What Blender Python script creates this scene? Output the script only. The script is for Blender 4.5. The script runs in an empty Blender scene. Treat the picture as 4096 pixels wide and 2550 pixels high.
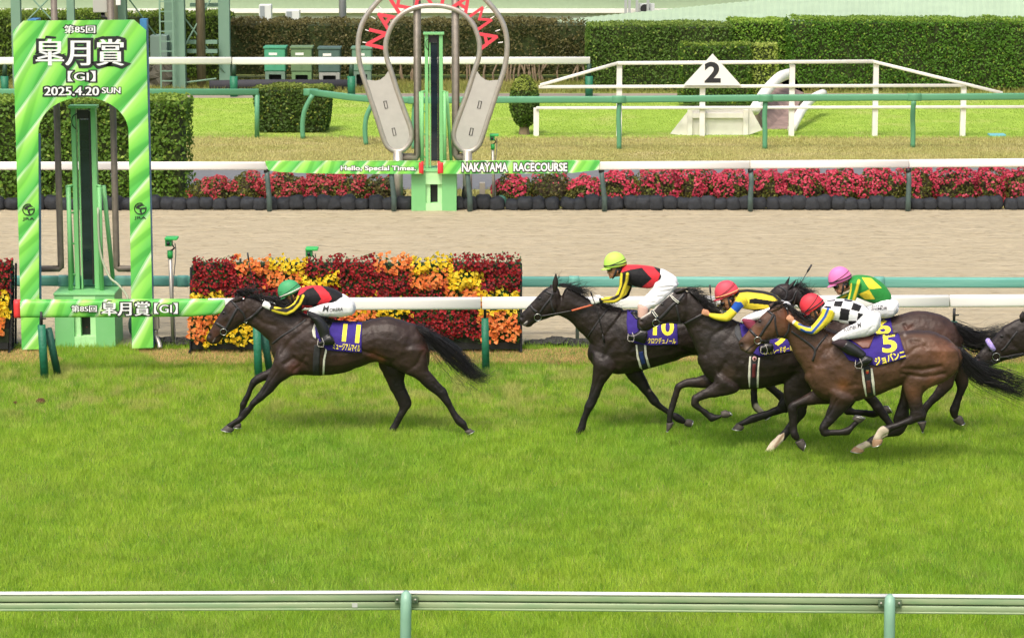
import bpy, bmesh, math, random
import numpy as np
from mathutils import Vector
from mathutils.bvhtree import BVHTree
from mathutils.geometry import tessellate_polygon
random.seed(7); rng = np.random.default_rng(7)
C = bpy.context.scene.collection
scene = bpy.context.scene
# ------------------------------------------------------------------ camera
FPX, TILT, CH = 11300.0, math.radians(9.6), 8.0
cam_d = bpy.data.cameras.new('camera'); cam = bpy.data.objects.new('camera', cam_d); C.objects.link(cam)
cam_d.sensor_width = 36; cam_d.lens = 36*FPX/4096; cam_d.clip_start = 0.5; cam_d.clip_end = 2000
cam.location = (0, 0, CH); cam.rotation_euler = (math.pi/2-TILT, 0, 0)
cam_d.dof.use_dof = True; cam_d.dof.focus_distance = 38.5; cam_d.dof.aperture_fstop = 10.0
scene.camera = cam
# ------------------------------------------------------------------ sky and sun
SUN_EL, SUN_AZ = math.radians(58), math.radians(200)      # azimuth measured clockwise from +Y: behind the camera, a bit left
w = bpy.data.worlds.new('World'); scene.world = w; w.use_nodes = True
nt = w.node_tree; sky = nt.nodes.new('ShaderNodeTexSky'); sky.sky_type = 'NISHITA'; sky.sun_disc = False
sky.sun_elevation = SUN_EL; sky.sun_rotation = SUN_AZ; sky.air_density = 1.0; sky.dust_density = 6.0; sky.ozone_density = 0.6
bg = nt.nodes['Background']; bg.inputs['Strength'].default_value = 0.15; nt.links.new(sky.outputs[0], bg.inputs[0])
sd = bpy.data.lights.new('sun', 'SUN'); sun = bpy.data.objects.new('sun', sd); C.objects.link(sun)
sd.energy = 1.5; sd.angle = math.radians(14); sd.color = (1.0, 0.95, 0.86)
d = Vector((math.sin(SUN_AZ)*math.cos(SUN_EL), math.cos(SUN_AZ)*math.cos(SUN_EL), math.sin(SUN_EL)))
sun.rotation_euler = (-d).to_track_quat('-Z', 'Y').to_euler(); sun.location = d*60
vs = scene.view_settings; vs.view_transform = 'Standard'; vs.look = 'None'; vs.gamma = 1; vs.exposure = 0.50
scene.cycles.max_bounces = 6; scene.cycles.diffuse_bounces = 3; scene.cycles.glossy_bounces = 3
# ------------------------------------------------------------------ pixel of the 4096x2550 photograph -> world point
ct, st = math.cos(TILT), math.sin(TILT)
def P(u, v, Y):
    a, b = (u-2048)/FPX, -(v-1275)/FPX
    dy = ct + b*st; dz = -st + b*ct
    t = Y/dy
    return Vector((a*t, Y, CH+dz*t))
def G(u, v, z=0.0):
    b = -(v-1275)/FPX; dy = ct+b*st; dz = -st+b*ct
    t = (z-CH)/dz
    return Vector(((u-2048)/FPX*t, dy*t, z))
def ray(u, v):
    a, b = (u-2048)/FPX, -(v-1275)/FPX
    return Vector((a, ct+b*st, -st+b*ct)).normalized()
def proj(V):
    V = np.asarray(V, float); x, y, z = V[:, 0], V[:, 1], V[:, 2]-CH
    dep = y*ct - z*st; up = y*st + z*ct
    return 2048+FPX*x/dep, 1275-FPX*up/dep
def S(Y): return FPX/(Y*1.013)        # pixels per metre near depth Y
# ------------------------------------------------------------------ materials
MATS = {}
def lin(c):
    if isinstance(c, str):
        c = [int(c[i:i+2], 16)/255 for i in (0, 2, 4)]
        return tuple((x/12.92 if x <= .04045 else ((x+.055)/1.055)**2.4) for x in c)
    return c
def mat(name, col=(.5, .5, .5), rough=.6, metal=0., noise=0., nscale=8., bump=0., bscale=60., attr=False, spec=.5, stretch=None, dirt=None, coat=0., sheen=0., trans=0.):
    if name in MATS: return MATS[name]
    m = bpy.data.materials.new(name); m.use_nodes = True; t = m.node_tree; b = t.nodes['Principled BSDF']
    col = lin(col)
    b.inputs['Roughness'].default_value = rough; b.inputs['Metallic'].default_value = metal
    b.inputs['Specular IOR Level'].default_value = spec; b.inputs['Coat Weight'].default_value = coat
    b.inputs['Sheen Weight'].default_value = sheen
    if trans: b.inputs['Subsurface Weight'].default_value = 0
    tc = t.nodes.new('ShaderNodeTexCoord'); mp = t.nodes.new('ShaderNodeMapping'); t.links.new(tc.outputs['Object'], mp.inputs[0])
    if stretch: mp.inputs['Scale'].default_value = stretch
    src = None
    if attr:
        a = t.nodes.new('ShaderNodeVertexColor'); a.layer_name = 'Col'; src = a.outputs[0]
    if noise > 0 or dirt:
        n = t.nodes.new('ShaderNodeTexNoise'); n.inputs['Scale'].default_value = nscale; n.inputs['Detail'].default_value = 6
        t.links.new(mp.outputs[0], n.inputs['Vector'])
        mx = t.nodes.new('ShaderNodeMix'); mx.data_type = 'RGBA'
        if dirt:
            mx.blend_type = 'MIX'; mx.inputs['B'].default_value = (*lin(dirt), 1)
            r = t.nodes.new('ShaderNodeMapRange'); r.inputs[1].default_value = .45; r.inputs[2].default_value = .75; r.inputs[3].default_value = 0; r.inputs[4].default_value = noise
            t.links.new(n.outputs[0], r.inputs[0]); t.links.new(r.outputs[0], mx.inputs['Factor'])
        else:
            mx.blend_type = 'MULTIPLY'; mx.inputs['Factor'].default_value = 1
            r = t.nodes.new('ShaderNodeMapRange'); r.inputs[1].default_value = .3; r.inputs[2].default_value = .7; r.inputs[3].default_value = 1-noise; r.inputs[4].default_value = 1+noise*.6
            r.clamp = False; t.links.new(n.outputs[0], r.inputs[0]); t.links.new(r.outputs[0], mx.inputs['B'])
        if src: t.links.new(src, mx.inputs['A'])
        else: mx.inputs['A'].default_value = (*col, 1)
        src = mx.outputs['Result']
    if src: t.links.new(src, b.inputs['Base Color'])
    else: b.inputs['Base Color'].default_value = (*col, 1)
    if bump:
        n2 = t.nodes.new('ShaderNodeTexNoise'); n2.inputs['Scale'].default_value = bscale; n2.inputs['Detail'].default_value = 4
        t.links.new(mp.outputs[0], n2.inputs['Vector'])
        bp = t.nodes.new('ShaderNodeBump'); bp.inputs['Strength'].default_value = bump; bp.inputs['Distance'].default_value = .02
        t.links.new(n2.outputs[0], bp.inputs['Height']); t.links.new(bp.outputs[0], b.inputs['Normal'])
    MATS[name] = m; return m
def ramp_mat(name, build):
    if name in MATS: return MATS[name]
    m = bpy.data.materials.new(name); m.use_nodes = True; build(m.node_tree, m.node_tree.nodes['Principled BSDF']); MATS[name] = m; return m
M_white = mat('white_paint', (.82, .80, .76), .45, noise=.06, nscale=3, dirt=(.5, .46, .38))
M_white2 = mat('white_wood', (.80, .78, .72), .6, noise=.25, nscale=5, dirt=(.45, .42, .34))
M_green = mat('green_paint', '47996a', .5, noise=.3, nscale=4, dirt='6fae8a')
M_lgreen = mat('pale_green_paint', '78bd78', .5, noise=.3, nscale=3, dirt='8fc98c')
M_teal = mat('teal_cover', '62a294', .6, noise=.5, nscale=3, stretch=(.3, 3, 6), dirt='86b8a8', bump=.2, bscale=12)
M_dgreen = mat('dark_green_pad', '1f6f52', .55, noise=.2, nscale=9, bump=.5, bscale=25)
M_grpost = mat('grey_green_post', '50645f', .55, noise=.2, nscale=9)
M_steel = mat('brushed_steel', 'b4afa4', .42, metal=.55, noise=.15, nscale=6)
M_panel = mat('grey_panel', 'b4b2aa', .45, noise=.05)
M_black = mat('black_plastic', (.012, .012, .013), .5)
M_leather = mat('black_leather', (.010, .010, .011), .28, bump=.2, bscale=90)
M_strap = mat('strap_leather', (.022, .02, .022), .5)
M_red = mat('red_plastic', 'e23a3c', .5)
M_letter = mat('red_letter', 'd8434f', .5)
M_blue = mat('blue_frame', '3d77a8', .5, noise=.15)
M_ink = mat('black_ink', (.02, .02, .022), .6)
M_tw = mat('white_print', (.85, .85, .84), .6)
M_yel = mat('yellow_print', 'f4e23c', .7)
M_purple = mat('purple_cloth', '32207c', .85, noise=.12, nscale=20, bump=.3, bscale=14)
M_glass = mat('dark_mirror_glass', '27313a', .08, metal=.3, spec=.8, noise=.3, nscale=1.2, stretch=(1, 1, 4))
M_brown = mat('brown_post', '6e655a', .55, noise=.2, nscale=10)
M_wood = mat('weathered_wood', '7d705c', .8, noise=.35, nscale=6, stretch=(4, 4, .5))
M_rust = mat('brown_metal', '7a5d48', .7, noise=.3)
M_skin = mat('skin', 'c98e6d', .5, noise=.08)
M_chrome = mat('bit_metal', (.6, .6, .58), .2, metal=1)
M_bag = mat('black_sandbag', '33363a', .9, noise=.35, nscale=9, bump=1.0, bscale=70)
M_asph = mat('asphalt', '6b6d6f', .9, noise=.15)
# swooshing leaf print
def swoosh(t, b):
    N = t.nodes; L = t.links
    tc = N.new('ShaderNodeTexCoord'); mp = N.new('ShaderNodeMapping'); mp.inputs['Rotation'].default_value = (0, math.radians(52), 0); mp.inputs['Scale'].default_value = (1, 1, 1)
    L.new(tc.outputs['Object'], mp.inputs[0])
    n1 = N.new('ShaderNodeTexNoise'); n1.inputs['Scale'].default_value = .8; n1.inputs['Detail'].default_value = 1; L.new(mp.outputs[0], n1.inputs['Vector'])
    w1 = N.new('ShaderNodeTexWave'); w1.wave_type = 'BANDS'; w1.bands_direction = 'Z'; w1.wave_profile = 'SAW'
    w1.inputs['Scale'].default_value = .85; w1.inputs['Distortion'].default_value = 13; w1.inputs['Detail'].default_value = 0; w1.inputs['Detail Scale'].default_value = .28
    L.new(mp.outputs[0], w1.inputs['Vector'])
    w2 = N.new('ShaderNodeTexWave'); w2.bands_direction = 'Z'; w2.inputs['Scale'].default_value = 1.3; w2.inputs['Distortion'].default_value = 16; w2.inputs['Detail Scale'].default_value = .35; w2.inputs['Detail'].default_value = 0; w2.inputs['Phase Offset'].default_value = 2
    L.new(mp.outputs[0], w2.inputs['Vector'])
    r = N.new('ShaderNodeValToRGB'); e = r.color_ramp.elements
    e[0].position = 0; e[0].color = (*lin('56b95a'), 1); e[1].position = 1; e[1].color = (*lin('cdeea6'), 1)
    for p, c in ((.25, '6ec95c'), (.6, '93dd5c'), (.82, 'b4e878'), (.93, 'dcf2c8'), (.97, '86cf92')):
        x = e.new(p); x.color = (*lin(c), 1)
    L.new(w1.outputs[1] if False else w1.outputs['Fac'], r.inputs[0])
    r2 = N.new('ShaderNodeValToRGB'); e = r2.color_ramp.elements
    e[0].position = .15; e[0].color = (*lin('4fb85a'), 1); e[1].position = .9; e[1].color = (1, 1, 1, 1)
    x = e.new(.45); x.color = (.75, .95, .62, 1)
    L.new(w2.outputs['Fac'], r2.inputs[0])
    mx = N.new('ShaderNodeMix'); mx.data_type = 'RGBA'; mx.blend_type = 'MULTIPLY'; mx.inputs['Factor'].default_value = .45
    L.new(r.outputs[0], mx.inputs['A']); L.new(r2.outputs[0], mx.inputs['B']); L.new(mx.outputs['Result'], b.inputs['Base Color'])
    b.inputs['Roughness'].default_value = .5
M_sw = ramp_mat('leaf_print', swoosh)
# ------------------------------------------------------------------ object helpers
WL = {}
def tag(o, label=None, cat=None, group=None, kind=None):
    if label: o['label'] = label
    if cat: o['category'] = cat
    if group: o['group'] = group
    if kind: o['kind'] = kind
    return o
def thing(name, base, label, cat, group=None):
    o = bpy.data.objects.new(name, None); C.objects.link(o); o.empty_display_size = .2
    o.location = base; WL[o.name] = Vector(base); return tag(o, label, cat, group)
def mk(name, VF, m, parent=None, smooth=False, cols=None, base=None):
    V, F = VF
    V = np.array(V, float).reshape(-1, 3)
    if parent is not None: off = WL[parent.name]
    else:
        off = Vector(base) if base is not None else Vector((V[:, 0].mean(), V[:, 1].mean(), V[:, 2].min()))
    me = bpy.data.meshes.new(name)
    V2 = V - np.array(off)
    if isinstance(F, np.ndarray) and len(F):
        n, k = F.shape
        me.vertices.add(len(V2)); me.vertices.foreach_set('co', V2.astype(np.float32).ravel())
        me.loops.add(n*k); me.loops.foreach_set('vertex_index', F.astype(np.int32).ravel())
        me.polygons.add(n); me.polygons.foreach_set('loop_start', np.arange(0, n*k, k, dtype=np.int32))
        me.update(calc_edges=True)
    else:
        me.from_pydata(V2.tolist(), [], [tuple(int(i) for i in f) for f in F])
    if cols is not None:
        ca = me.color_attributes.new('Col', 'FLOAT_COLOR', 'POINT')
        c4 = np.ones((len(V2), 4), np.float32); c4[:, :3] = cols; ca.data.foreach_set('color', c4.ravel())
    if smooth:
        me.polygons.foreach_set('use_smooth', np.ones(len(me.polygons), bool))
    for mm in (m if isinstance(m, (list, tuple)) else [m]): me.materials.append(mm)
    o = bpy.data.objects.new(name, me); C.objects.link(o)
    if parent is not None: o.parent = parent; WL[o.name] = off
    else: o.location = off; WL[o.name] = off
    me.update(); return o
def bevel(o, w=.01, seg=2):
    b = o.modifiers.new('bevel', 'BEVEL'); b.width = w; b.segments = seg; b.limit_method = 'ANGLE'; return o
def join(*parts):
    V, F, n = [], [], 0
    for v, f in parts:
        v = np.array(v, float).reshape(-1, 3)
        V.append(v); F += [tuple(int(i)+n for i in q) for q in f]; n += len(v)
    return np.vstack(V), F
def box(x0, x1, y0, y1, z0, z1):
    V = [(x, y, z) for z in (z0, z1) for y in (y0, y1) for x in (x0, x1)]
    return np.array(V), [(0, 2, 3, 1), (4, 5, 7, 6), (0, 1, 5, 4), (2, 6, 7, 3), (0, 4, 6, 2), (1, 3, 7, 5)]
def boxpx(u0, v0, u1, v1, Y, dep):
    vm = (v0+v1)/2; um = (u0+u1)/2
    return box(P(u0, vm, Y).x, P(u1, vm, Y).x, Y, Y+dep, P(um, v1, Y).z, P(um, v0, Y).z)
def prism(pts, th, axis=Vector((0, 1, 0))):
    """closed outline of world points, given thickness along axis"""
    n = len(pts); p = [Vector(q) for q in pts]
    V = [tuple(q) for q in p]+[tuple(q+axis*th) for q in p]
    tri = tessellate_polygon([p])
    F = [tuple(t) for t in tri]+[tuple(i+n for i in reversed(t)) for t in tri]
    F += [(i, (i+1) % n, (i+1) % n+n, i+n) for i in range(n)]
    return np.array(V), F
def prismpx(pp, Y, th): return prism([P(u, v, Y) for u, v in pp], th)
def tube(pts, r, n=8, closed=False, cap=True):
    pts = [Vector(p) for p in pts]; m = len(pts)
    rs = r if hasattr(r, '__len__') else [r]*m
    V, F = [], []; up = None
    for i, p in enumerate(pts):
        a = pts[(i-1) % m] if (closed or i > 0) else p
        b = pts[(i+1) % m] if (closed or i < m-1) else p
        t = (b-a).normalized()
        if up is None: up = t.orthogonal().normalized()
        up = (up - t*up.dot(t)).normalized(); sd_ = t.cross(up)
        for k in range(n):
            an = 2*math.pi*k/n; V.append(p+(up*math.cos(an)+sd_*math.sin(an))*rs[i])
    for i in range(m if closed else m-1):
        j = (i+1) % m
        for k in range(n): F.append((i*n+k, i*n+(k+1) % n, j*n+(k+1) % n, j*n+k))
    if cap and not closed:
        F.append(tuple(range(n-1, -1, -1))); F.append(tuple(range((m-1)*n, m*n)))
    return np.array([tuple(v) for v in V]), F
def ball(c, rx, ry, rz, n=14, m=9, rot=None):
    V, F = [], []; c = Vector(c)
    for j in range(1, m):
        th = math.pi*j/m
        for k in range(n):
            ph = 2*math.pi*k/n
            q = Vector((rx*math.sin(th)*math.cos(ph), ry*math.sin(th)*math.sin(ph), rz*math.cos(th)))
            if rot: q = rot @ q
            V.append(c+q)
    t0 = Vector((0, 0, rz)); t1 = Vector((0, 0, -rz))
    if rot: t0 = rot @ t0; t1 = rot @ t1
    V += [c+t0, c+t1]; a, b = len(V)-2, len(V)-1
    for j in range(m-2):
        for k in range(n): F.append((j*n+k, (j+1)*n+k, (j+1)*n+(k+1) % n, j*n+(k+1) % n))
    for k in range(n): F.append((a, k, (k+1) % n)); F.append((b, (m-2)*n+(k+1) % n, (m-2)*n+k))
    return np.array([tuple(v) for v in V]), F
def rail(pts, hh, hd, rnd=.4, n=16):
    """sweep a rounded upright profile (half height hh, half depth hd) along points that run mainly in X"""
    V, F = [], []; e = 2/(2+rnd*0+3)
    pts = [Vector(p) for p in pts]; m = len(pts)
    for i, p in enumerate(pts):
        a = pts[max(i-1, 0)]; b = pts[min(i+1, m-1)]; t = (b-a); t.z = 0; t.normalize(); nrm = Vector((-t.y, t.x, 0))
        for k in range(n):
            an = 2*math.pi*(k+.5)/n; c_, s_ = math.cos(an), math.sin(an)
            V.append(p+nrm*hd*math.copysign(abs(c_)**e, c_)+Vector((0, 0, 1))*hh*math.copysign(abs(s_)**e, s_))
    for i in range(m-1):
        for k in range(n): F.append((i*n+k, i*n+(k+1) % n, (i+1)*n+(k+1) % n, (i+1)*n+k))
    F.append(tuple(range(n-1, -1, -1))); F.append(tuple(range((m-1)*n, m*n)))
    return np.array([tuple(v) for v in V]), F
def crom(A, sub=4):
    A = np.asarray(A, float); out = []
    n = len(A)
    for i in range(n-1):
        p0, p1, p2, p3 = A[max(i-1, 0)], A[i], A[i+1], A[min(i+2, n-1)]
        for k in range(sub):
            t = k/sub
            out.append(.5*((2*p1)+(-p0+p2)*t+(2*p0-5*p1+4*p2-p3)*t*t+(-p0+3*p1-3*p2+p3)*t**3))
    out.append(A[-1]); return np.array(out)
# ------------------------------------------------------------------ text
_TC = {}
def text2d(s, off=0., shear=0.):
    key = (s, off, shear)
    if key in _TC: return _TC[key]
    cu = bpy.data.curves.new('t', 'FONT'); cu.body = s; cu.size = 1; cu.dimensions = '2D'; cu.fill_mode = 'BOTH'; cu.offset = off; cu.shear = shear; cu.resolution_u = 4
    o = bpy.data.objects.new('t', cu); C.objects.link(o); bpy.context.view_layer.update()
    dg = bpy.context.evaluated_depsgraph_get(); me = bpy.data.meshes.new_from_object(o.evaluated_get(dg))
    V = np.array([v.co[:2] for v in me.vertices]).reshape(-1, 2); F = [tuple(p.vertices) for p in me.polygons]
    bpy.data.objects.remove(o); bpy.data.curves.remove(cu); bpy.data.meshes.remove(me)
    _TC[key] = (V, F); return V, F
def text_px(s, u0, v0, u1, v1, off=0., out=None, rot=0., mincho=0., shear=0.):
    """2-D text fitted to the pixel box; returns list of (UV, F) layers: outline first"""
    V, F = text2d(s, off, shear); mn, mxx = V.min(0), V.max(0)
    sx, sy = (u1-u0)/(mxx[0]-mn[0]), (v1-v0)/(mxx[1]-mn[1])
    cu_, cv_ = (u0+u1)/2, (v0+v1)/2; c, s_ = math.cos(rot), math.sin(rot)
    def tr(Q, dx=0):
        x = (Q[:, 0]-(mn[0]+mxx[0])/2)*sx+dx; y = -(Q[:, 1]-(mn[1]+mxx[1])/2)*sy
        return np.stack([cu_+x*c-y*s_, cv_+x*s_+y*c], 1)
    L = []
    if out:
        Vo, Fo = text2d(s, off+out, shear)
        for dx in ((-mincho, 0, mincho) if mincho else (0,)): L.append(('o', tr(Vo, dx), Fo))
    for dx in ((-mincho, 0, mincho) if mincho else (0,)): L.append(('f', tr(V, dx), F))
    return L
def put_text(name, s, u0, v0, u1, v1, Y, parent, m=None, mo=None, off=0., out=None, rot=0., mincho=0., shear=0., label=None):
    L = text_px(s, u0, v0, u1, v1, off, out, rot, mincho, shear)
    po, pf = [], []; k = 0
    for t, UV, F in L:
        k += 1; V = np.array([tuple(P(a, b, Y-.003-.0012*k)) for a, b in UV])
        (po if t == 'o' else pf).append((V, F))
    a = mk(name, join(*pf), m or M_tw, parent)
    if label: a['label'] = label
    if po: mk('text_outline', join(*po), mo or M_ink, parent)
    return a
# ================================================================== ground
def noise_ground(name, c1, c2, c3, sc1, sc2, rough=.95, stretch=(1, 1, 1), bump=.3, bs=20, detail=8, t0=.52, t1=.68):
    def f(t, b):
        N, L = t.nodes, t.links; tc = N.new('ShaderNodeTexCoord'); mp = N.new('ShaderNodeMapping'); mp.inputs['Scale'].default_value = stretch; L.new(tc.outputs['Object'], mp.inputs[0])
        a = N.new('ShaderNodeTexNoise'); a.inputs['Scale'].default_value = sc1; a.inputs['Detail'].default_value = detail; L.new(mp.outputs[0], a.inputs['Vector'])
        c = N.new('ShaderNodeTexNoise'); c.inputs['Scale'].default_value = sc2; c.inputs['Detail'].default_value = detail; L.new(mp.outputs[0], c.inputs['Vector'])
        r = N.new('ShaderNodeValToRGB'); r.color_ramp.elements[0].position = .35; r.color_ramp.elements[1].position = .65
        r.color_ramp.elements[0].color = (*lin(c1), 1); r.color_ramp.elements[1].color = (*lin(c2), 1); L.new(a.outputs[0], r.inputs[0])
        r2 = N.new('ShaderNodeMapRange'); r2.inputs[1].default_value = t0; r2.inputs[2].default_value = t1; L.new(c.outputs[0], r2.inputs[0])
        m = N.new('ShaderNodeMix'); m.data_type = 'RGBA'; m.inputs['B'].default_value = (*lin(c3), 1); L.new(r2.outputs[0], m.inputs['Factor']); L.new(r.outputs[0], m.inputs['A']); L.new(m.outputs['Result'], b.inputs['Base Color'])
        b.inputs['Roughness'].default_value = rough; b.inputs['Specular IOR Level'].default_value = .15
        n = N.new('ShaderNodeTexNoise'); n.inputs['Scale'].default_value = bs; n.inputs['Detail'].default_value = 6; L.new(mp.outputs[0], n.inputs['Vector'])
        bp = N.new('ShaderNodeBump'); bp.inputs['Strength'].default_value = bump; bp.inputs['Distance'].default_value = .05; L.new(n.outputs[0], bp.inputs['Height']); L.new(bp.outputs[0], b.inputs['Normal'])
    return ramp_mat(name, f)
def sheet(name, x0, x1, y0, y1, z, m):
    o = mk(name, (np.array([(x0, y0, z), (x1, y0, z), (x1, y1, z), (x0, y1, z)]), [(0, 1, 2, 3)]), m, base=(0, (y0+y1)/2, z)); o['kind'] = 'structure'; return o
M_turfb = noise_ground('turf_soil', '4a6d25', '587e2b', '647436', 3, 1.2)
M_far1 = noise_ground('infield_grass', '8aa640', '9ab54c', 'a3ae5c', 1.2, .5, bump=.5, bs=30)
M_dry = noise_ground('dry_lawn', 'a9a162', '9a9f58', 'b5a878', 1.6, .8, stretch=(.5, 1, 1), bump=.6, bs=25)
M_far2 = noise_ground('verge_grass', '77873f', '86904a', '9a9258', 1, .6, stretch=(.5, 1, 1))
M_sand = noise_ground('track_sand', 'a1967c', 'aba087', '72684f', 3, 9, stretch=(.30, 2.0, 1), bump=.8, bs=12, t0=.60, t1=.72)
sheet('ground', -900, 900, -40, 1600, -.02, M_far2)
sheet('turf_track', -120, 120, -20, 44.62, -.004, M_turfb)
# sand track with shallow harrow ridges as real relief
ys = np.linspace(44.6, 61.9, 520); xs = np.linspace(-13, 13, 140)
X, Yg = np.meshgrid(xs, ys); r1 = rng.normal(0, 1, len(ys)); r1 = np.convolve(r1, [.25, .5, .25], 'same')
big = np.interp(ys, np.linspace(44, 62, 40), rng.normal(0, 1, 40))
Z = .008*r1[:, None]+.014*big[:, None]+rng.normal(0, .0045, X.shape)
Z *= np.minimum(1, (Yg-44.6)/.3)*np.minimum(1, (61.9-Yg)/.3)
V = np.stack([X, Yg, Z+.004], -1).reshape(-1, 3); nx_ = len(xs); idx = np.arange(len(ys)*nx_).reshape(len(ys), nx_)
F = np.stack([idx[:-1, :-1], idx[:-1, 1:], idx[1:, 1:], idx[1:, :-1]], -1).reshape(-1, 4)
o = mk('sand_track', (V, F), M_sand, smooth=True, base=(0, 53, 0)); o['kind'] = 'structure'
sheet('sand_ground', -120, 120, 44.4, 62.1, -.012, M_sand)
sheet('flower_bed_soil', -60, 60, 61.9, 65.3, .004, M_dry)
sheet('service_road', -120, 120, 65.3, 69.8, .008, mat('asphalt'))
sheet('lawn_strip', -120, 120, 69.8, 76.9, .004, M_dry)
sheet('infield_lawn', -120, 120, 76.9, 89.0, .006, M_far1)
sheet('far_path', -120, 120, 89.0, 90.6, .010, mat('far_path_grey', '94897b', .95, noise=.1))
sheet('far_verge', -120, 120, 90.6, 98, .006, M_far2)
# ================================================================== grass of the turf track (blades)
def blades(name, n, x0f, y0, y1, hmin, hmax, wd, colf, label, seed):
    rg = np.random.default_rng(seed); y = rg.uniform(y0, y1, n); hw = x0f(y); x = rg.uniform(-1, 1, n)*hw
    c, hs = colf(x, y, rg); h = rg.uniform(hmin, hmax, n)*hs; an = rg.uniform(0, 2*np.pi, n); ln = (rg.normal(0, .38, (n, 2))+0.5*np.stack([vn1(x*5+3, y*5)-.5, vn2(x*5, y*5+7)-.5], 1))*h[:, None]; w_ = wd*rg.uniform(.7, 1.3, n)
    dxy = np.stack([np.cos(an), np.sin(an)*.5], 1)*w_[:, None]/2; V = np.empty((n, 3, 3), np.float32)
    V[:, 0, 0] = x-dxy[:, 0]; V[:, 0, 1] = y-dxy[:, 1]; V[:, 0, 2] = -.005
    V[:, 1, 0] = x+dxy[:, 0]; V[:, 1, 1] = y+dxy[:, 1]; V[:, 1, 2] = -.005
    V[:, 2, 0] = x+ln[:, 0]; V[:, 2, 1] = y+ln[:, 1]; V[:, 2, 2] = h
    cc = np.repeat(c, 3, 0).reshape(n, 3, 3); cc = np.clip(cc, .001, 1)
    o = mk(name, (V.reshape(-1, 3), np.arange(n*3, dtype=np.int32).reshape(n, 3)), M_blade, cols=cc.reshape(-1, 3), base=(0, (y0+y1)/2, 0))
    tag(o, label, 'grass', kind='stuff'); return o
def bladem(t, b):
    N, L = t.nodes, t.links; a = N.new('ShaderNodeVertexColor'); a.layer_name = 'Col'; L.new(a.outputs[0], b.inputs['Base Color']); b.inputs['Roughness'].default_value = .55; b.inputs['Specular IOR Level'].default_value = .25
    tr = N.new('ShaderNodeBsdfTranslucent'); L.new(a.outputs[0], tr.inputs[0]); mx = N.new('ShaderNodeMixShader'); mx.inputs[0].default_value = .35
    out = N['Material Output']; L.new(b.outputs[0], mx.inputs[1]); L.new(tr.outputs[0], mx.inputs[2]); L.new(mx.outputs[0], out.inputs[0])
M_blade = ramp_mat('grass_blade', bladem)
class VN:      # smooth value noise
    def __init__(s, seed): s.g = np.random.default_rng(seed).random((256, 256))
    def __call__(s, x, y):
        xi, yi = np.floor(x).astype(int), np.floor(y).astype(int); fx, fy = x-xi, y-yi; fx = fx*fx*(3-2*fx); fy = fy*fy*(3-2*fy); g = s.g
        a = g[xi % 256, yi % 256]; b = g[(xi+1) % 256, yi % 256]; c = g[xi % 256, (yi+1) % 256]; d_ = g[(xi+1) % 256, (yi+1) % 256]
        return (a*(1-fx)+b*fx)*(1-fy)+(c*(1-fx)+d_*fx)*fy
vn1, vn2, vn3 = VN(1), VN(2), VN(3)
GA, GB, GD, GDRY, GBR = [np.array(lin(c)) for c in ('a9c53c', '88b134', '558a28', 'c0b96e', 'dcb47c')]
def turfcol(x, y, rg):
    n = len(x); a = np.clip(.75*vn1(x*.38, y*.30)+.35*vn2(x*1.3, y*.8)+.3*vn3(x*3.5, y*2)-.2, 0, 1); f = vn3(x*6, y*4)
    worn = np.clip((y-37.6)/2.5, 0, 1)*np.clip((44.3-y)/1.0, 0, 1)
    c = GA*(1-a[:, None])+GB*a[:, None]
    k = np.clip((f-.52)*3, 0, 1)*.50*(.22+.78*worn); c = c*(1-k[:, None])+GD*k[:, None]
    k = np.clip((.35*vn2(x*1.3+9, y*.9)+.65*vn1(x*5+3, y*4)-.50)*5, 0, 1)*(worn*.55+.10); c = c*(1-k[:, None])+GDRY*k[:, None]
    s_ = rg.random(n); dry = s_ < .03+.08*worn; c[dry] = GDRY
    # browned strip beside the rail, broken by green
    e = 42.85+.3*vn1(x*.8, 0*x)+.15*vn2(x*4, 0*x); br = (y > e) & (y < 44.3+.3*vn3(x*2, y*2)) & ~((x > -7.4+.4*vn1(y*2, x)) & (x < -6.1+.5*(44.4-y)))
    br &= rg.random(n) < .94; c[br] = GBR*rg.uniform(.75, 1.2, (int(br.sum()), 1))
    c = c*rg.uniform(.64, 1.22, (n, 1)); hs = (.84+.32*vn2(x*9+5, y*9))*(1+.7*worn*(vn1(x*6, y*6)-.3)); hs[br] = .55
    hs = hs*(.8+.5*vn2(x*3.1, y*3.7)); return c, hs
hwf = lambda y: y*.1813*1.02+2.0
blades('turf_grass', 1250000, hwf, 24.5, 44.62, .045, .085, .0064, turfcol, 'bright green mown turf under the galloping horses', 11)
def tallcol(x, y, rg): return GB*rg.uniform(.6, 1.2, (len(x), 1)), np.ones(len(x))
blades('edge_grass', 5000, hwf, 44.38, 44.75, .05, .16, .009, tallcol, 'longer ragged grass along the edge of the sand', 12)
def farcol(ca, cb):
    A_, B2 = np.array(lin(ca)), np.array(lin(cb))
    def f(x, y, rg): a = vn1(x*.8, y*.5)[:, None]*.6+rg.random((len(x), 1))*.4; return (A_*(1-a)+B2*a)*rg.uniform(.7, 1.2, (len(x), 1)), np.ones(len(x))
    return f
blades('dry_lawn_grass', 110000, hwf, 69.8, 77.2, .03, .08, .02, farcol('a3a05c', 'c0b580'), 'pale dry lawn between the azaleas and the green rail', 13)
blades('infield_grass', 120000, hwf, 77.2, 88.9, .02, .045, .025, farcol('93b142', 'a6bf54'), 'even light green infield lawn behind the green rail', 14)
blades('bed_edge_grass', 22000, hwf, 62.3, 65.2, .03, .12, .02, farcol('99964f', 'b9ad72'), 'dry grass around the azalea bushes', 15)
blades('far_verge_grass', 40000, hwf, 90.7, 95.5, .05, .22, .03, farcol('7c8a40', 'a59a5c'), 'rough grass in front of the far hedges', 16)
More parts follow.
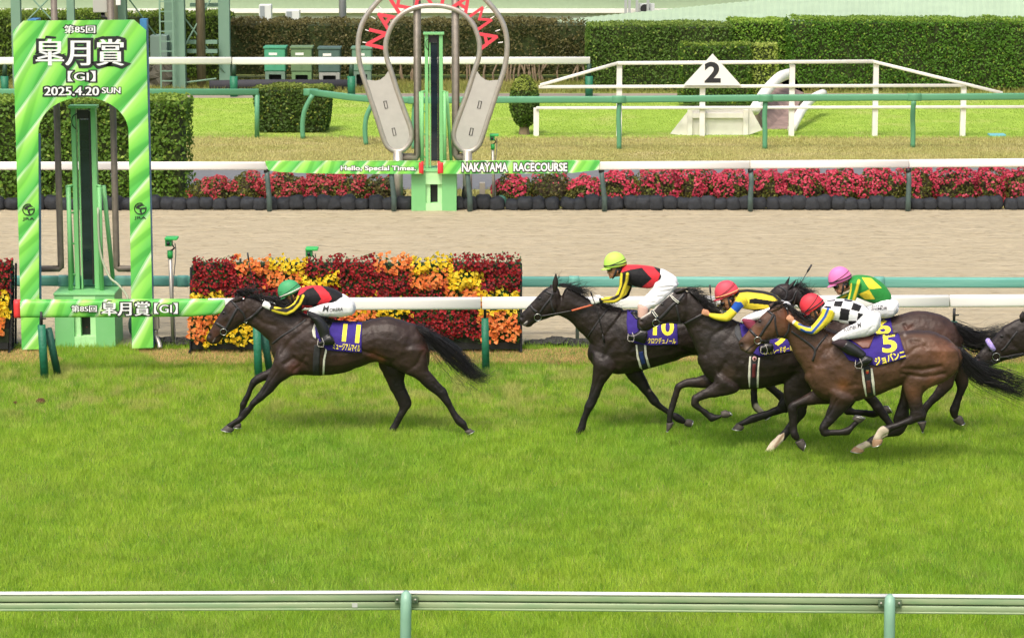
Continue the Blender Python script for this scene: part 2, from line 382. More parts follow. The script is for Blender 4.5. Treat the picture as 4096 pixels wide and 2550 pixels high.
# clods
def clod(u, v, s, label):
    c = G(u, v); V, F = ball((c.x, c.y, .03), s, s*.8, s*.6, 14, 9); V += rng.normal(0, s*.12, V.shape); 
    tag(mk('turf_clod', (V, F), mat('soil_clod', '5b4024', .95, noise=.4, nscale=20)), label, 'clod')
clod(163, 1612, .07, 'brown clod of torn turf on the grass at the left'); clod(62, 1617, .03, 'small brown clod near the left edge of the turf')
# ================================================================== rails
def railthing(name, base, label, cat, group=None): return thing(name, base, label, cat, group)
# inner turf rail
YR = 42.3
def yr(u): return 42.1+.7*u/4096
r = railthing('turf_rail', P(1900, 1480, YR), 'white rail with green wrapped end running behind the horses', 'rail')
jn = [830, 1925, 2860, 3797, 4700]
def rpt(u, v): return P(u, v, yr(u))
def vc(u): return 1217-(u-900)*.0048
for a, b in zip(jn[:-1], jn[1:]):
    us = np.linspace(a+3, b-3, 4); mk('rail_bar', rail([rpt(u, vc(u)) for u in us], .092, .065, n=20), M_white, r, True)
mk('red_end_cap', rail([rpt(u, 1234) for u in (58, 84)], .136, .10, n=20), M_red, r, True)
hs = [(84, .132, .10, 1233), (300, .132, .10, 1232), (560, .131, .10, 1231), (760, .131, .10, 1230), (860, .118, .09, 1226), (900, .10, .075, 1220)]
V, F = [], []
for i, (u, hh, hd, vv) in enumerate(hs[:-1]):
    a = rail([rpt(u, vv), rpt(hs[i+1][0], hs[i+1][3])], hh, hd, n=20)[0]; b = rail([rpt(u, vv), rpt(hs[i+1][0], hs[i+1][3])], hs[i+1][1], hs[i+1][2], n=20)[0]
    V += list(a[:20]); 
    if i == len(hs)-2: V += list(b[20:])
for i in range(len(hs)-1):
    for k in range(20): F.append((i*20+k, i*20+(k+1) % 20, (i+1)*20+(k+1) % 20, (i+1)*20+k))
bn = mk('race_banner', (np.array([tuple(v) for v in V]), F), M_sw, r, True)
yb = yr(286)-.108
put_text('race_lettering', '第85回', 286, 1221, 386, 1247, yb, bn, off=.0, out=.09, mincho=.9)
put_text('race_lettering', '皐月賞', 408, 1206, 598, 1262, yb, bn, off=.0, out=.08, mincho=2.)
put_text('race_lettering', '【GI】', 617, 1211, 710, 1254, yb, bn, off=.0, out=.08, mincho=.8)
for u, vt, vb, du, wpx in ((172, 1290, 1512, 7, 32), (1035, 1265, 1520, 0, 32), (1937, 1275, 1484, 7, 30), (2868, 1275, 1486, 5, 30), (3800, 1270, 1488, 5, 30)):
    a, b = rpt(u, vt), G(u+du, vb); rr = wpx/2/268; q = Vector((a.x+.01, b.y, a.z))
    mk('post', tube([q, Vector((b.x, b.y, -.01))], [rr, rr*1.06], 14), M_dgreen, r, True)
    if u < 1900: mk('brace_post', tube([Vector((q.x+.08, q.y+.12, q.z-.08)), Vector((b.x+.16, b.y+.25, 0))], rr*.95, 12), mat('dark_green_shade_pad', '1b5344', .6, bump=.4, bscale=25), r, True)
    mk('post_stem', tube([q-Vector((0, 0, .02)), q+Vector((0, 0, .20))], .022, 8), M_black, r, True)
    mk('clamp_knob', tube([q+Vector((.02, -.02, .1)), q+Vector((.07, -.02, .1))], .012, 8), M_black, r, True)
# teal rail on the sand side
r = railthing('padded_rail', P(2000, 1400, 45.3), 'low teal padded rail along the near edge of the sand', 'rail')
for a, b in ((-300, 270), (270, 745), (745, 2310), (2310, 3530), (3530, 4500)):
    mk('padded_bar', rail([P(a, 1126+(a-2000)*.0018, 45.3), P(b, 1126+(b-2000)*.0018, 45.3)], .083, .07, n=20), M_teal, r, True)
    mk('padded_sleeve', rail([P(b-34, 1126+(b-2000)*.0018, 45.3), P(b+6, 1126+(b-2000)*.0018, 45.3)], .092, .08, n=20), M_teal, r, True)
for u in (-290, 265, 900, 1560, 2310, 2900, 3530, 4200): q = P(u, 1140, 45.3); mk('post', tube([(q.x, 45.3, q.z), (q.x, 45.3, -.01)], .03, 10), M_grpost, r, True)
# front rail
YF = 25.6
r = railthing('front_rail', (0, YF, 0), 'nearest rail with white top edge and weathered green panels', 'rail')
fu = [-400, 1625, 3560, 4600]; fv = {-400: 2368, 1625: 2362, 3560: 2376, 4600: 2385}
M_fg = mat('weathered_green', '96a680', .5, noise=.6, nscale=3.5, stretch=(.8, 3, 6), dirt='6d9468')
for a, b in zip(fu[:-1], fu[1:]):
    us = np.linspace(a, b, 6)
    def fp(u, dv): t = (u-a)/(b-a); return P(u, fv[a]*(1-t)+fv[b]*t+dv, YF)
    def bar(nm, v0, v1, dep, mm, y0=0.): mk(nm, rail([fp(u, (v0+v1)/2)+Vector((0, y0, 0)) for u in us], (v1-v0)/2/431, dep, n=12), mm, r, True)
    bar('white_edge', 0, 9, .035, M_white); bar('upper_panel', 9, 38, .028, M_fg); bar('groove', 37, 42, .014, M_black, .01); bar('lower_panel', 41, 66, .028, M_fg, 0); bar('lower_lip', 64, 73, .034, M_fg, 0)
for u in (1625, 3560):
    v0 = fv[u]; t = [P(u, v0+14, YF-.10), P(u-1, v0+40, YF-.13), P(u-2, v0+110, YF-.13), P(u-3, v0+260, YF-.10)]; g = t[-1]
    t.append(Vector((g.x, g.y+.05, 0))); mk('post', tube([t[0]+Vector((0, .03, .01))]+t, [.03, .048, .052, .052, .052, .052], 16), mat('aged_green_tube', '86ad96', .45, noise=.35, nscale=5, dirt='5d9080'), r, True)
    for s_ in (-1, 1):
        mk('bracket', boxpx(u+s_*20-(26 if s_ < 0 else 0), v0+22, u+s_*20+(0 if s_ < 0 else 26), v0+48, YF-.05, .03), mat('bracket_green', '5f7258', .5), r)
        q = P(u+s_*36, v0+34, YF-.06); mk('bolt', tube([q, q+Vector((0, -.015, 0))], .011, 8), M_steel, r, True)
mk('sticker', boxpx(1408, 2410, 1430, 2427, YF-.031, .003), mat('grey_sticker', 'b9bcb6', .5), r)
# far white rail with banners
YW = 61.3
r = railthing('sand_track_rail', P(1900, 843, YW), 'white rail with two green banners in front of the azaleas', 'rail')
def wv(u): return 663 if u < 2400 else 663-(u-2400)*.0075
for a, b in ((-300, 450), (450, 1066), (2396, 2998), (3001, 3634), (3637, 4500)):
    mk('rail_bar', rail([P(a, wv(a), YW), P(b, wv(b), YW)], .088, .06, n=18), M_white, r, True)
mk('rail_bar', rail([P(1066, 664, YW), P(1694, 664, YW)], .07, .05), M_white, r, True); mk('rail_bar', rail([P(1750, 664, YW), P(2398, 664, YW)], .07, .05), M_white, r, True)
def bann(o, cap, end, flip):
    pts = [(u, v) for u, v in o]; return mk('banner', prismpx(pts, YW-.075, .15), M_sw, r)
b1 = bevel(bann([(1062, 648), (1684, 646), (1684, 694), (1400, 694), (1250, 692), (1120, 687), (1075, 680)], 0, 0, 0), .02)
b2 = bevel(bann([(1762, 646), (2398, 645), (2396, 676), (2380, 680), (2300, 690), (2200, 693), (1762, 694)], 0, 0, 0), .02)
mk('red_end_cap', rail([P(1676, 670, YW), P(1694, 670, YW)], .135, .09), M_red, r, True); mk('red_end_cap', rail([P(1751, 670, YW), P(1773, 670, YW)], .135, .09), M_red, r, True)
put_text('banner_lettering', 'Hello, Special Times.', 1363, 663, 1664, 687, YW-.08, b1, off=.025, out=.08, mo=mat('shadow_ink', '3c4a44', .6))
put_text('banner_lettering', '競馬っていうな', 1438, 652, 1488, 662, YW-.08, b1, off=.02, out=.05, rot=.08) if False else None
put_text('banner_lettering', 'NAKAYAMA', 1848, 651, 2031, 687, YW-.08, b2, off=.03, out=.09)
put_text('banner_lettering', 'RACECOURSE', 2054, 651, 2269, 686, YW-.08, b2, off=.03, out=.09)
for u in (450, 1066, 1564, 1868, 2406, 3003, 3634, 4300):
    a = P(u, 676, YW); b = G(u+(12 if u != 3634 and u != 3003 else -2), 846); q = .055
    mk('post', tube([Vector((a.x, YW+.02, a.z)), Vector((a.x+.02, YW, a.z-.25)), Vector((b.x, b.y, .3)), Vector((b.x, b.y, -.01))], [q, q, q*1.08, q*1.08], 12), M_grpost, r, True)
    mk('post_cap', tube([Vector((a.x, YW+.02, a.z+.01)), Vector((a.x, YW+.02, a.z-.08))], .062, 12), M_black, r, True)
# green rail far
M_gr2 = mat('green_rail_paint', '58946f', .5, noise=.12, nscale=1.5, dirt='6fb08a')
r = railthing('green_rail', G(3000, 596), 'green rail curving in front of the infield lawn', 'rail')
YG = 74.0
path = [(1237, 368, 77.6), (1300, 376, 77.0), (1400, 389, 76.0), (1480, 396, 75.2), (1650, 401, 74.2), (2060, 399, 74), (2478, 398, 74), (3052, 392, 74), (3650, 389, 74), (4500, 383, 74)]
mk('rail_bar', rail([P(*q) for q in path], .088, .07, n=18), M_gr2, r, True)
for u, v in ((2476, 398), (3062, 393), (3657, 389), (1660, 401), (1243, 369)): yy = 74 if u > 1600 else 77.55; mk('rail_joint', rail([P(u-28, v, yy), P(u+28, v, yy)], .098, .082, n=18), M_gr2, r, True)
for ut, vt, ub, vb in ((2478, 410, 2476, 597), (3062, 405, 3059, 597), (3655, 402, 3651, 591), (1660, 412, 1655, 597), (1495, 405, 1465, 581), (1250, 380, 1212, 556), (4300, 400, 4296, 590)):
    b = G(ub, vb); a = P(ut, vt, b.y); m1 = (a*2+b)/3+Vector((-.02 if ut > 1600 else -.12, 0, 0)); m2 = (a+b*2)/3+Vector((-.0 if ut > 1600 else -.10, 0, 0))
    mk('post', tube(crom(np.array([a, m1, m2, b]), 3).tolist(), .066, 12), M_gr2, r, True)
r = railthing('green_rail', G(1041, 551), 'straight green rail section ending beside the clipped square hedge', 'rail')
mk('rail_bar', rail([P(-400, 368, 76.9), P(1034, 368, 76.9)], .088, .07, n=18), M_gr2, r, True)
for u in (20, 1028): b = G(u, 551); mk('post', tube([P(u, 376, 76.9), b], .066, 12), M_gr2, r, True)
# third white rail
r = railthing('far_white_rail', G(1400, 388), 'farthest white rail with dark green posts in front of the brown hedge', 'rail')
for a, b in ((-400, 925), (930, 2360)): mk('rail_bar', rail([P(a, 244, 89.4), P(b, 242 if b > 1000 else 243, 89.4)], .115, .08, n=18), M_white, r, True)
for u in (20, 936, 1406, 2356):
    b = G(u, 388); a = P(u, 256, 89.4); mk('post', tube([a, Vector((b.x, b.y, .65))], .075, 10), mat('shade_green', '1e3d2e', .6), r, True); mk('post_sleeve', tube([Vector((b.x, b.y, .66)), Vector((b.x, b.y, 0))], .125, 12), M_dgreen, r, True)
# white stepped fence with the marker
YP = 77.3
r = railthing('white_fence', G(3300, 545), 'white fence with three rails sloping down at both ends', 'fence')
def bar2(nm, pts, hh, dep=.05, Y=YP): mk(nm, rail([P(u, v, Y) for u, v in pts], hh, dep, n=12), M_white2, r, True)
bar2('top_rail', [(2160, 341), (2470, 253)], .045); bar2('top_rail', [(2470, 253), (3492, 246)], .05); bar2('top_rail', [(3492, 246), (4010, 373)], .045)
bar2('middle_rail', [(2155, 348), (3860, 342)], .045, .04); bar2('lower_rail', [(2145, 432), (4400, 427)], .04, .04)
for u, vt, vb, ww in ((2145, 432, 545, .075), (2476, 247, 545, .075), (2808, 340, 545, .075), (3148, 245, 527, .075), (3494, 245, 541, .072), (3844, 335, 541, .072)):
    b = G(u, vb); zt = P(u, vt, b.y).z; o = mk('post', box(b.x-ww, b.x+ww, YP+.02, YP+.16, 0, zt), M_white2, r); bevel(o, .01)
r = railthing('distance_marker', P(2850, 341, YP-.1), 'white triangular board carrying a black 2 on the fence', 'sign')
mb = bevel(mk('board', prismpx([(2737, 340), (2851, 217), (2962, 341)], YP-.12, .05), M_white, r), .008)
n2 = [(2817+0, 0)]
put_text('number', '2', 2818, 248, 2883, 331, YP-.122, mb, m=M_ink, off=.035, label='black number 2')
r = railthing('ramp_barrier', G(2880, 540), 'white wooden box barrier with sloping sides below the marker', 'barrier')
mk('panel', prismpx([(2682, 535), (2757, 440), (3003, 436), (3050, 520), (2985, 543), (2740, 544)], YP+.35, .08), M_white2, r)
for u0, v0, u1, v1 in ((2750, 440, 2770, 545), (2973, 438, 2993, 541)): bevel(mk('upright', boxpx(u0, v0, u1, v1, YP+.25, .09), M_white2, r), .01)
bevel(mk('cross_board', boxpx(2770, 452, 2973, 473, YP+.27, .06), M_white2, r), .008); 
r = railthing('ramp', G(3120, 520), 'brick paved ramp between two white curved kerbs behind the fence', 'ramp')
mk('paving', prism([P(3020, 430, 80), P(3080, 315, 84.5), P(3170, 290, 84.5), P(3215, 370, 84.5), P(3152, 515, 79.2), P(3072, 518, 79.2)], .3, Vector((0, 0, -1))), mat('ramp_brick', '8d7870', .9, noise=.4, nscale=3, stretch=(1, 1, 1)), r)
mk('kerb', tube(crom(np.array([P(3018, 440, 78.9), P(3060, 370, 80.5), P(3115, 312, 82.5), P(3160, 295, 84)]), 4).tolist(), .16, 10), M_white2, r, True)
mk('kerb', tube(crom(np.array([P(3167, 517, 78.6), P(3205, 445, 80), P(3250, 395, 82), P(3292, 374, 83.5)]), 4).tolist(), .13, 10), M_white2, r, True)
# ================================================================== finishing mirror posts
def mirror_post(Y, ub0, ub1, vb, vt, uc, vtop, k, label):
    """k pixels per metre"""
    r = thing('mirror_post', G((ub0+ub1)/2, vb), label, 'finishing post')
    x0 = P(ub0, vb, Y).x; x1 = P(ub1, vb, Y).x; zt = P(uc, vt, Y).z; w_ = x1-x0; d_ = .9; f = w_*.32
    cx = (x0+x1)/2; zc = zt
    # base block, front with a recessed lens window
    px = [x0, x0+f, x1-f, x1]
    mk('base', join(box(px[0], px[1], Y, Y+d_, 0, zc-.04), box(px[2], px[3], Y, Y+d_, 0, zc-.04), box(px[1], px[2], Y+.28, Y+d_, 0, zc-.04),), M_lgreen, r)
    top = bevel(mk('base_cap', box(x0-.012, x1+.012, Y-.012, Y+d_+.01, zc-.042, zc), M_lgreen, r), .01)
    cl = mat('paler_green_paint', 'b2e8a6', .5, noise=.1)
    h0, h1 = zc*.66, zc*.20
    mk('recess_head', prism([Vector((px[1], Y+.002, zc-.045)), Vector((px[2], Y+.002, zc-.045)), Vector((px[2], Y+.002, h0)), Vector((px[1], Y+.002, h0))], .27), cl, r)
    mk('recess_sill', prism([Vector((px[1], Y+.002, h1)), Vector((px[2], Y+.002, h1)), Vector((px[2], Y+.002, 0)), Vector((px[1], Y+.002, 0))], .27), cl, r)
    a = px[1]+.04*w_*2; 
    for s0, s1 in ((px[1], px[1]+.10*w_), (px[2]-.10*w_, px[2])): mk('recess_side', box(s0+.002, s1-.002, Y+.06, Y+.272, h1+.002, h0-.002), cl, r)
    sl = mk('lens_slot', box(cx-.10*w_/1.0, cx+.10*w_, Y+.2, Y+.26, h1+.01, h0-.01), M_black, r)
    if k: mk('slot_light', box(cx-.015, cx+.01, Y+.192, Y+.198, h1+.12, h0-.28), mat('red_led', 'a8283a', .4), sl)
    zt2 = P(uc, vtop, Y).z; hw = 50/255
    M = M_lgreen
    yc = Y+.42
    for xa, xb in ((-hw, -hw+.072), (hw-.078, hw)): bevel(mk('column', box(cx+xa, cx+xb, yc-.06, yc+.10, zc+.005, zt2), M, r), .006)
    mk('column', box(cx-hw+.098, cx-hw+.122, yc-.02, yc+.06, zc+.005, zt2-.1), M, r)
    mk('mirror', box(cx-hw+.130, cx+hw-.118, yc-.015, yc+.03, zc+.16, zt2-.18), M_glass, r)
    mk('mirror_edge', box(cx+hw-.115, cx+hw-.084, yc-.03, yc+.05, zc+.08, zt2-.05), M_black, r)
    mk('head_box', box(cx-.10, cx+.08, yc-.05, yc+.05, zt2-.17, zt2-.03), M_black, r)
    mk('roof_plate', box(cx-hw-.03, cx+hw+.03, yc-.11, yc+.14, zt2+.002, zt2+.045), M, r)
    mk('cable', tube(crom(np.array([(cx-.08, yc-.06, zt2-.08), (cx-.16, yc-.10, zt2-.13), (cx-.17, yc-.10, zt2-.25), (cx-.12, yc-.06, zt2-.33)]), 4).tolist(), .008, 6), M_black, r, True)
    zb = zc+(zt2-zc)*.57
    for s_, xo in ((-1, -.26), (1, .24)):
        mk('stay', tube([(cx+xo, yc-.12, zc), (cx+xo*.98, yc-.10, zb)], .036, 10), M, r, True); mk('stay', tube([(cx+xo*1.55 if s_ > 0 else cx+xo*1.1, yc+.3, zc), (cx+xo*1.15, yc+.1, zb)], .036, 10), M, r, True)
        mk('stay_arm', tube([(cx+xo*1.1, yc-.10, zb+.01), (cx+s_*hw, yc-.05, zb+.02)], .022, 8), M, r, True)
        for q in (.15, .45, .75): mk('stay_clip', tube([(cx+s_*hw, yc-.06, zc+(zb-zc)*q), (cx+xo, yc-.11, zc+(zb-zc)*q)], .016, 6), M, r, True)
    return r
mirror_post(44.55, 222, 462, 1386, 1172, 339, 442, 1, 'green mirror finishing post standing inside the leaf-print arch')
mirror_post(61.4, 1646, 1826, 850, 681, 1731, 143, 0, 'green mirror finishing post under the round steel arch')
# hose of the near post
r_ = thing('cable_hose', P(440, 1100, 44.9), 'grey cable hose hanging from the near finishing post', 'hose'); mk('hose', tube(crom(np.array([P(392, 830, 44.8), P(400, 1000, 44.8), P(436, 1103, 44.7), P(470, 1135, 44.6), P(500, 1170, 44.55), P(512, 1196, 44.5), P(516, 1230, 44.5)]), 4).tolist(), .018, 8), mat('pale_hose', 'a8b094', .6), r_, True)
# steel tubes of the near finishing arch
r = thing('steel_arch_frame', G(450, 1390), 'pair of brown steel tubes rising through the leaf-print arch', 'frame')
for uu, s_ in ((242, -1), (465, 1)):
    up = [P(uu-14 if s_ < 0 else uu-20, -60, 44.9), P(uu, 800, 44.9)]; X0 = P(uu, 1000, 44.9).x; a = P(uu, 1040, 44.9); 
    pts = [Vector((X0, 44.9, 6.2)), Vector((X0, 44.9, a.z)), Vector((X0, 44.9, P(uu, 1068, 44.9).z)), Vector((X0+s_*.03, 44.9, P(uu, 1074, 44.9).z)), Vector((X0+s_*.34, 44.9, P(uu, 1075, 44.9).z))]
    mk('tube', tube(pts, .052, 12), M_brown, r, True)
r = thing('control_box', P(400, 50, 44.95), 'pale grey control box with dangling black cables above the arch', 'box')
bevel(mk('cabinet', boxpx(371, -30, 428, 51, 44.97, .2), mat('pale_grey_box', 'b4b2aa', .5), r), .01)
for k_ in range(3): mk('cable', tube(crom(np.array([P(405+k_*6, 50, 45.05), P(408+k_*5, 66, 45.0), P(418+k_*5, 74, 45.0), P(432, 80+k_*3, 45)]), 4).tolist(), .012, 6), M_black, r, True)
mk('white_fitting', boxpx(463, -10, 481, 21, 44.8, .08), M_white, r)
# leaf-print arch
YS = 44.2
r = thing('race_sign_arch', G(350, 1394), 'tall leaf-print arch board announcing the race at the left', 'sign')
arch = [(514-180.5+180.5*math.cos(a), 530-141*math.sin(a)) for a in np.linspace(0, math.pi, 28)]
out = [(51, 125), (93, 84), (535, 80), (584, 122), (613, 1390), (528, 1393)]+[(514+(528-514)*t, 534+(1393-534)*t) for t in (.66, .33)]+[(514, 530)]+arch[1:-1]+[(153, 530)]+[(153+(157-153)*t, 534+(1396-534)*t) for t in (.33, .66)]+[(157, 1396), (87, 1398)]
bd = mk('board', prismpx(out, YS, .04), M_sw, r)
for (a, b) in (((535, 80), (584, 122)), ): pass
def sideframe(pp, Y0, dep, nm='side_frame'): mk(nm, prismpx(pp, Y0, dep), M_blue, r)
sideframe([(559, 77), (586, 77), (613, 1390), (586, 1390)], YS+.045, .20); sideframe([(112, 79), (144, 79), (144, 100), (112, 100)], YS+.045, .45)
sideframe([(140, 540), (154, 540), (158, 1395), (146, 1396)], YS+.045, .22); sideframe([(62, 140), (80, 140), (108, 1396), (96, 1396)], YS+.045, .30)
put_text('lettering', '第85回', 258, 102, 380, 133, YS, bd, off=.0, out=.11, mincho=1.2, label='white race number lettering')
put_text('lettering', '皐月賞', 146, 156, 494, 263, YS, bd, off=.0, out=.10, mincho=3.0, label='large white race name lettering')
put_text('lettering', '【GI】', 272, 284, 381, 326, YS, bd, off=.0, out=.11, mincho=1.2)
put_text('lettering', '2025.4.20', 178, 348, 395, 382, YS, bd, off=.0, out=.12, mincho=1.6)
put_text('lettering', 'SUN', 408, 350, 481, 374, YS, bd, off=.0, out=.09, mincho=1)
for cx, cy in ((114, 838), (561, 834)):
    def E(*a): return [(cx+a[i]*24, cy+a[i+1]*24) for i in range(0, len(a), 2)]
    circ = [P(cx+23*math.cos(t), cy+22*math.sin(t), YS-.006) for t in np.linspace(-.35, 5.1, 26)]
    e = mk('emblem', join(tube(circ, .008, 6), prismpx(E(-.75,-.25, -.35,-.6, .35,-.75, .75,-.5, .2,-.45, -.2,-.2, .05,.05, -.2,.12, -.45,-.05, -.6,.1), YS-.008, .005), prismpx(E(.05,-.1, .75,-.2, .9,.1, .35,.05, .15,.25, .35,.9, .1,.95, -.15,.35), YS-.008, .005)), M_ink, bd)
    put_text('initials', 'JRA', cx-24, cy+31, cx+24, cy+46, YS, bd, m=M_ink, off=.02)
# round steel arch
YA = 62.0
r = thing('round_arch', G(1735, 825), 'round steel arch with red NAKAYAMA letters and grey side panels', 'arch')
def q2(x, y): return (1024+x/1.779, y/1.779)
loopL = [(1257, -178), (1080, -150), (960, -75), (850, 30), (770, 140), (735, 240), (727, 340), (742, 470), (785, 610), (858, 830), (905, 975), (935, 1040), (985, 1075), (1040, 1072), (1085, 1030), (1107, 975), (1100, 910), (1068, 820), (1010, 660), (960, 505), (932, 420), (922, 345), (932, 265), (975, 165), (1050, 92), (1150, 50), (1257, 40)]
loopR = [(2514-x, y) for x, y in loopL[::-1][1:-1]]
full = crom(np.array([P(*q2(x, y), YA) for x, y in loopL+loopR+[loopL[0]]]), 4)[:-1]
mk('steel_tube', tube(full.tolist(), .058, 12, closed=True), M_steel, r, True)
pan = [(790, 570), (858, 830), (905, 975), (935, 1040), (985, 1075), (1040, 1072), (1085, 1030), (1107, 975), (1100, 910), (1068, 820), (1010, 660), (950, 515), (938, 510), (915, 545), (880, 570), (850, 576), (815, 572)]
for mir in (0, 1):
    pp = [q2(2514-x if mir else x, y) for x, y in pan]
    if mir: pp = pp[::-1]
    pn = mk('side_panel', prismpx(pp, YA-.02, .04), M_panel, r)
    for (x, y) in ((923, 745), (982, 937)):
        x = (2514-x) if mir else x; a = .22*(-1 if mir else 1); w_, h_ = 9.5, 26
        pts = [q2(x+dx*math.cos(a)+dy*math.sin(a)*1, y-dx*math.sin(a)*(1)+dy*math.cos(a)) for dx, dy in ((-w_, -h_), (w_, -h_), (w_, h_), (-w_, h_))]
        mk('bolt_slot', tube([P(*p_, YA-.024) for p_ in pts], .010, 4, closed=True), M_ink, pn)
    c0 = 2514-1010 if mir else 1010; a = P(*q2(c0, 1075), YA); mk('leg', tube([a, Vector((a.x, YA, 0))], .105, 14), M_steel, r, True)
    x0 = 2514-1140 if mir else 1140; s_ = -1 if not mir else 1; X0 = P(*q2(x0+ (8 if not mir else -14), 600), YA).x; zt = 7.2; zb = P(*q2(x0, 1122), YA).z
    if mir: X0 = P(*q2(1420, 600), YA).x
    mk('inner_tube', tube([Vector((X0, YA+.1, zt)), Vector((X0, YA+.1, zb+.06)), Vector((X0+s_*.03, YA+.1, zb)), Vector((a.x, YA+.1, zb))], .088, 12), mat('dull_steel', '8d857a', .5, metal=.4, noise=.15), r, True)
cc = (1257, 370); RR = 408
for i, (ch, an) in enumerate(zip('NAKAYAMA', np.radians([167, 145, 123, 101, 79, 57, 35, 13]))):
    V, F = text2d(ch, .0 if ch == 'M' else .016); mn, mx_ = V.min(0), V.max(0); s_ = 138/(mx_[1]-mn[1]); t = an-math.pi/2
    W = (V-(mn+mx_)/2)*s_; W[:, 0] *= 1.0; X = cc[0]+RR*math.cos(an)+W[:, 0]*math.cos(t)-W[:, 1]*math.sin(t); Yy = cc[1]-RR*math.sin(an)-(W[:, 0]*math.sin(t)+W[:, 1]*math.cos(t))
    Pn = [P(*q2(x, y), YA-.03) for x, y in zip(X, Yy)]; n = len(Pn); cnt = set((f[k], f[(k+1) % len(f)]) for f in F for k in range(len(f)))
    VV = [tuple(p) for p in Pn]+[(p.x, p.y+.05, p.z) for p in Pn]; FF = list(F)+[tuple(k+n for k in reversed(f)) for f in F]+[(b, a, a+n, b+n) for a, b in cnt if (b, a) not in cnt]
    o = mk('letter', (np.array(VV), FF), M_letter, r); o['label'] = 'red letter '+ch
    for sg in (-.09, .09):
        a1 = an+sg; i0, i1 = 322, 512
        for ra, rb in ((332, 350), (470, 505)): mk('letter_pin', tube([P(*q2(cc[0]+ra*math.cos(a1), cc[1]-ra*math.sin(a1)), YA), P(*q2(cc[0]+rb*math.cos(a1), cc[1]-rb*math.sin(a1)), YA)], .011, 6), M_white, r)
# timing cameras
def campost(u, vb, vt, k, label, front=True):
    g = G(u, vb); zt = P(u, vt, g.y).z; r = thing('camera_post', g, label, 'camera'); x = g.x; Y = g.y; vg = mat('vivid_green', '37b455', .45)
    mk('pole', tube([(x, Y, 0), (x-.02, Y, zt-.32)], .03, 8), M_steel, r, True); mk('collar', tube([(x-.02, Y, zt-.34), (x-.02, Y, zt-.22)], .045, 10), vg, r, True)
    bevel(mk('hood', box(x-.09, x+.11, Y-.12, Y+.12, zt-.04, zt), vg, r), .01); bevel(mk('camera_body', box(x-.085, x+.02, Y-.10, Y+.10, zt-.14, zt-.042), mat('mid_green', '2a8a48', .45), r), .008)
    mk('lens', tube([(x-.035, Y-.10, zt-.09), (x-.035, Y-.13, zt-.09)], .028, 10), M_black, r, True); mk('bracket', tube([(x+.02, Y, zt-.13), (x+.05, Y, zt-.18), (x-.01, Y, zt-.23)], .014, 6), M_black, r)
    mk('cable', tube(crom(np.array([(x+.06, Y, zt-.1), (x+.07, Y, zt-.3), (x+.02, Y-.03, zt-.8), (x+.03, Y-.03, .5), (x+.05, Y-.03, 0)]), 4).tolist(), .009, 6), mat('grey_cable', '6a6a68', .6), r, True)
campost(693, 1386, 947, 1, 'green camera on a thin pole right of the leaf-print arch')
campost(1250, 1378, 989, 1, 'green camera peeking up behind the flower stand')
campost(1975, 826, 536, 1, 'small green camera on a thin pole beside the round arch')
# grey junction boxes and small posts
r = thing('junction_box', G(630, 1388), 'beige junction box with conduit at the right foot of the leaf-print arch', 'box'); bevel(mk('cabinet', boxpx(612, 1262, 634, 1318, 44.35, .15), mat('beige_box', '9a9284', .6), r), .01)
mk('conduit', tube(crom(np.array([P(622, 1318, 44.4), P(624, 1345, 44.4), P(636, 1372, 44.35), P(640, 1392, 44.3)]), 4).tolist(), .04, 8), M_steel, r, True)
r = thing('junction_box', G(1945, 815), 'beige junction box on the right leg of the round arch', 'box'); bevel(mk('cabinet', boxpx(1918, 732, 1940, 784, 61.9, .2), mat('beige_box'), r), .01); mk('conduit', tube(crom(np.array([P(1856, 745, 61.8), P(1850, 780, 61.8), P(1862, 800, 61.8), P(1900, 796, 61.8)]), 4).tolist(), .02, 6), M_black, r, True)
c_ = G(2005, 826); tag(mk('ground_dome', ball((c_.x, 62.3, .10), .14, .14, .15), mat('dome_green', '3e6b5c', .5), smooth=True), 'round dark green dome cover on the grass by the camera pole', 'cover')
c_ = G(514, 1388); tag(mk('ground_drum', ball((c_.x, 45.6, .18), .14, .14, .22), mat('dome_green'), smooth=True), 'round dark green cover behind the right leg of the arch', 'cover')
c_ = G(3985, 542); tag(mk('ground_plate', join(box(c_.x-.22, c_.x+.22, 77.3, 77.7, 0, .05)), mat('pale_blue_plate', '74b8c4', .5)), 'pale blue flat plate lying on the lawn at the right', 'plate')
# ================================================================== sandbags
def bagmesh(seed):
    V, F = ball((0, 0, 0), .16, .20, .13, 16, 11); rg = np.random.default_rng(seed); V = np.sign(V)*np.array([.16, .2, .13])*(np.abs(V)/np.array([.16, .2, .13]))**.62
    V += .010*np.sin(V[:, [1, 2, 0]]*31+rg.uniform(0, 6, 3))+rg.normal(0, .003, V.shape); V[:, 2] += .115; return V, F
protos = []
def bagrow(us, Y, k, group, lab):
    first = None
    for i, u in enumerate(us):
        x = P(u, 820, Y).x; loc = (x, Y+rng.uniform(-.04, .04), rng.uniform(-.01, .015))
        if len(protos) < 3:
            o = mk('sandbag', bagmesh(20+len(protos)), M_bag, smooth=True, base=(0, 0, 0)); protos.append(o)
        else: o = protos[i % 3].copy(); C.objects.link(o)
        o.location = loc; o.rotation_euler = (rng.normal(0, .06), rng.normal(0, .1), rng.normal(0, .12)); s_ = rng.uniform(.92, 1.12); o.scale = (s_*k*1.12, s_, s_*rng.uniform(.92, 1.12)*1.12); tag(o, lab+next(t for m_, t in ((440, ', behind the leaf-print arch'), (1066, ', left of the first banner'), (1660, ', below the Special Times banner'), (2400, ', below the racecourse banner'), (3003, ', between the first two plain rail posts'), (3634, ', between the last two plain rail posts'), (9999, ', right of the last rail post')) if u < m_), 'sandbag', group)
us = []; u = -170
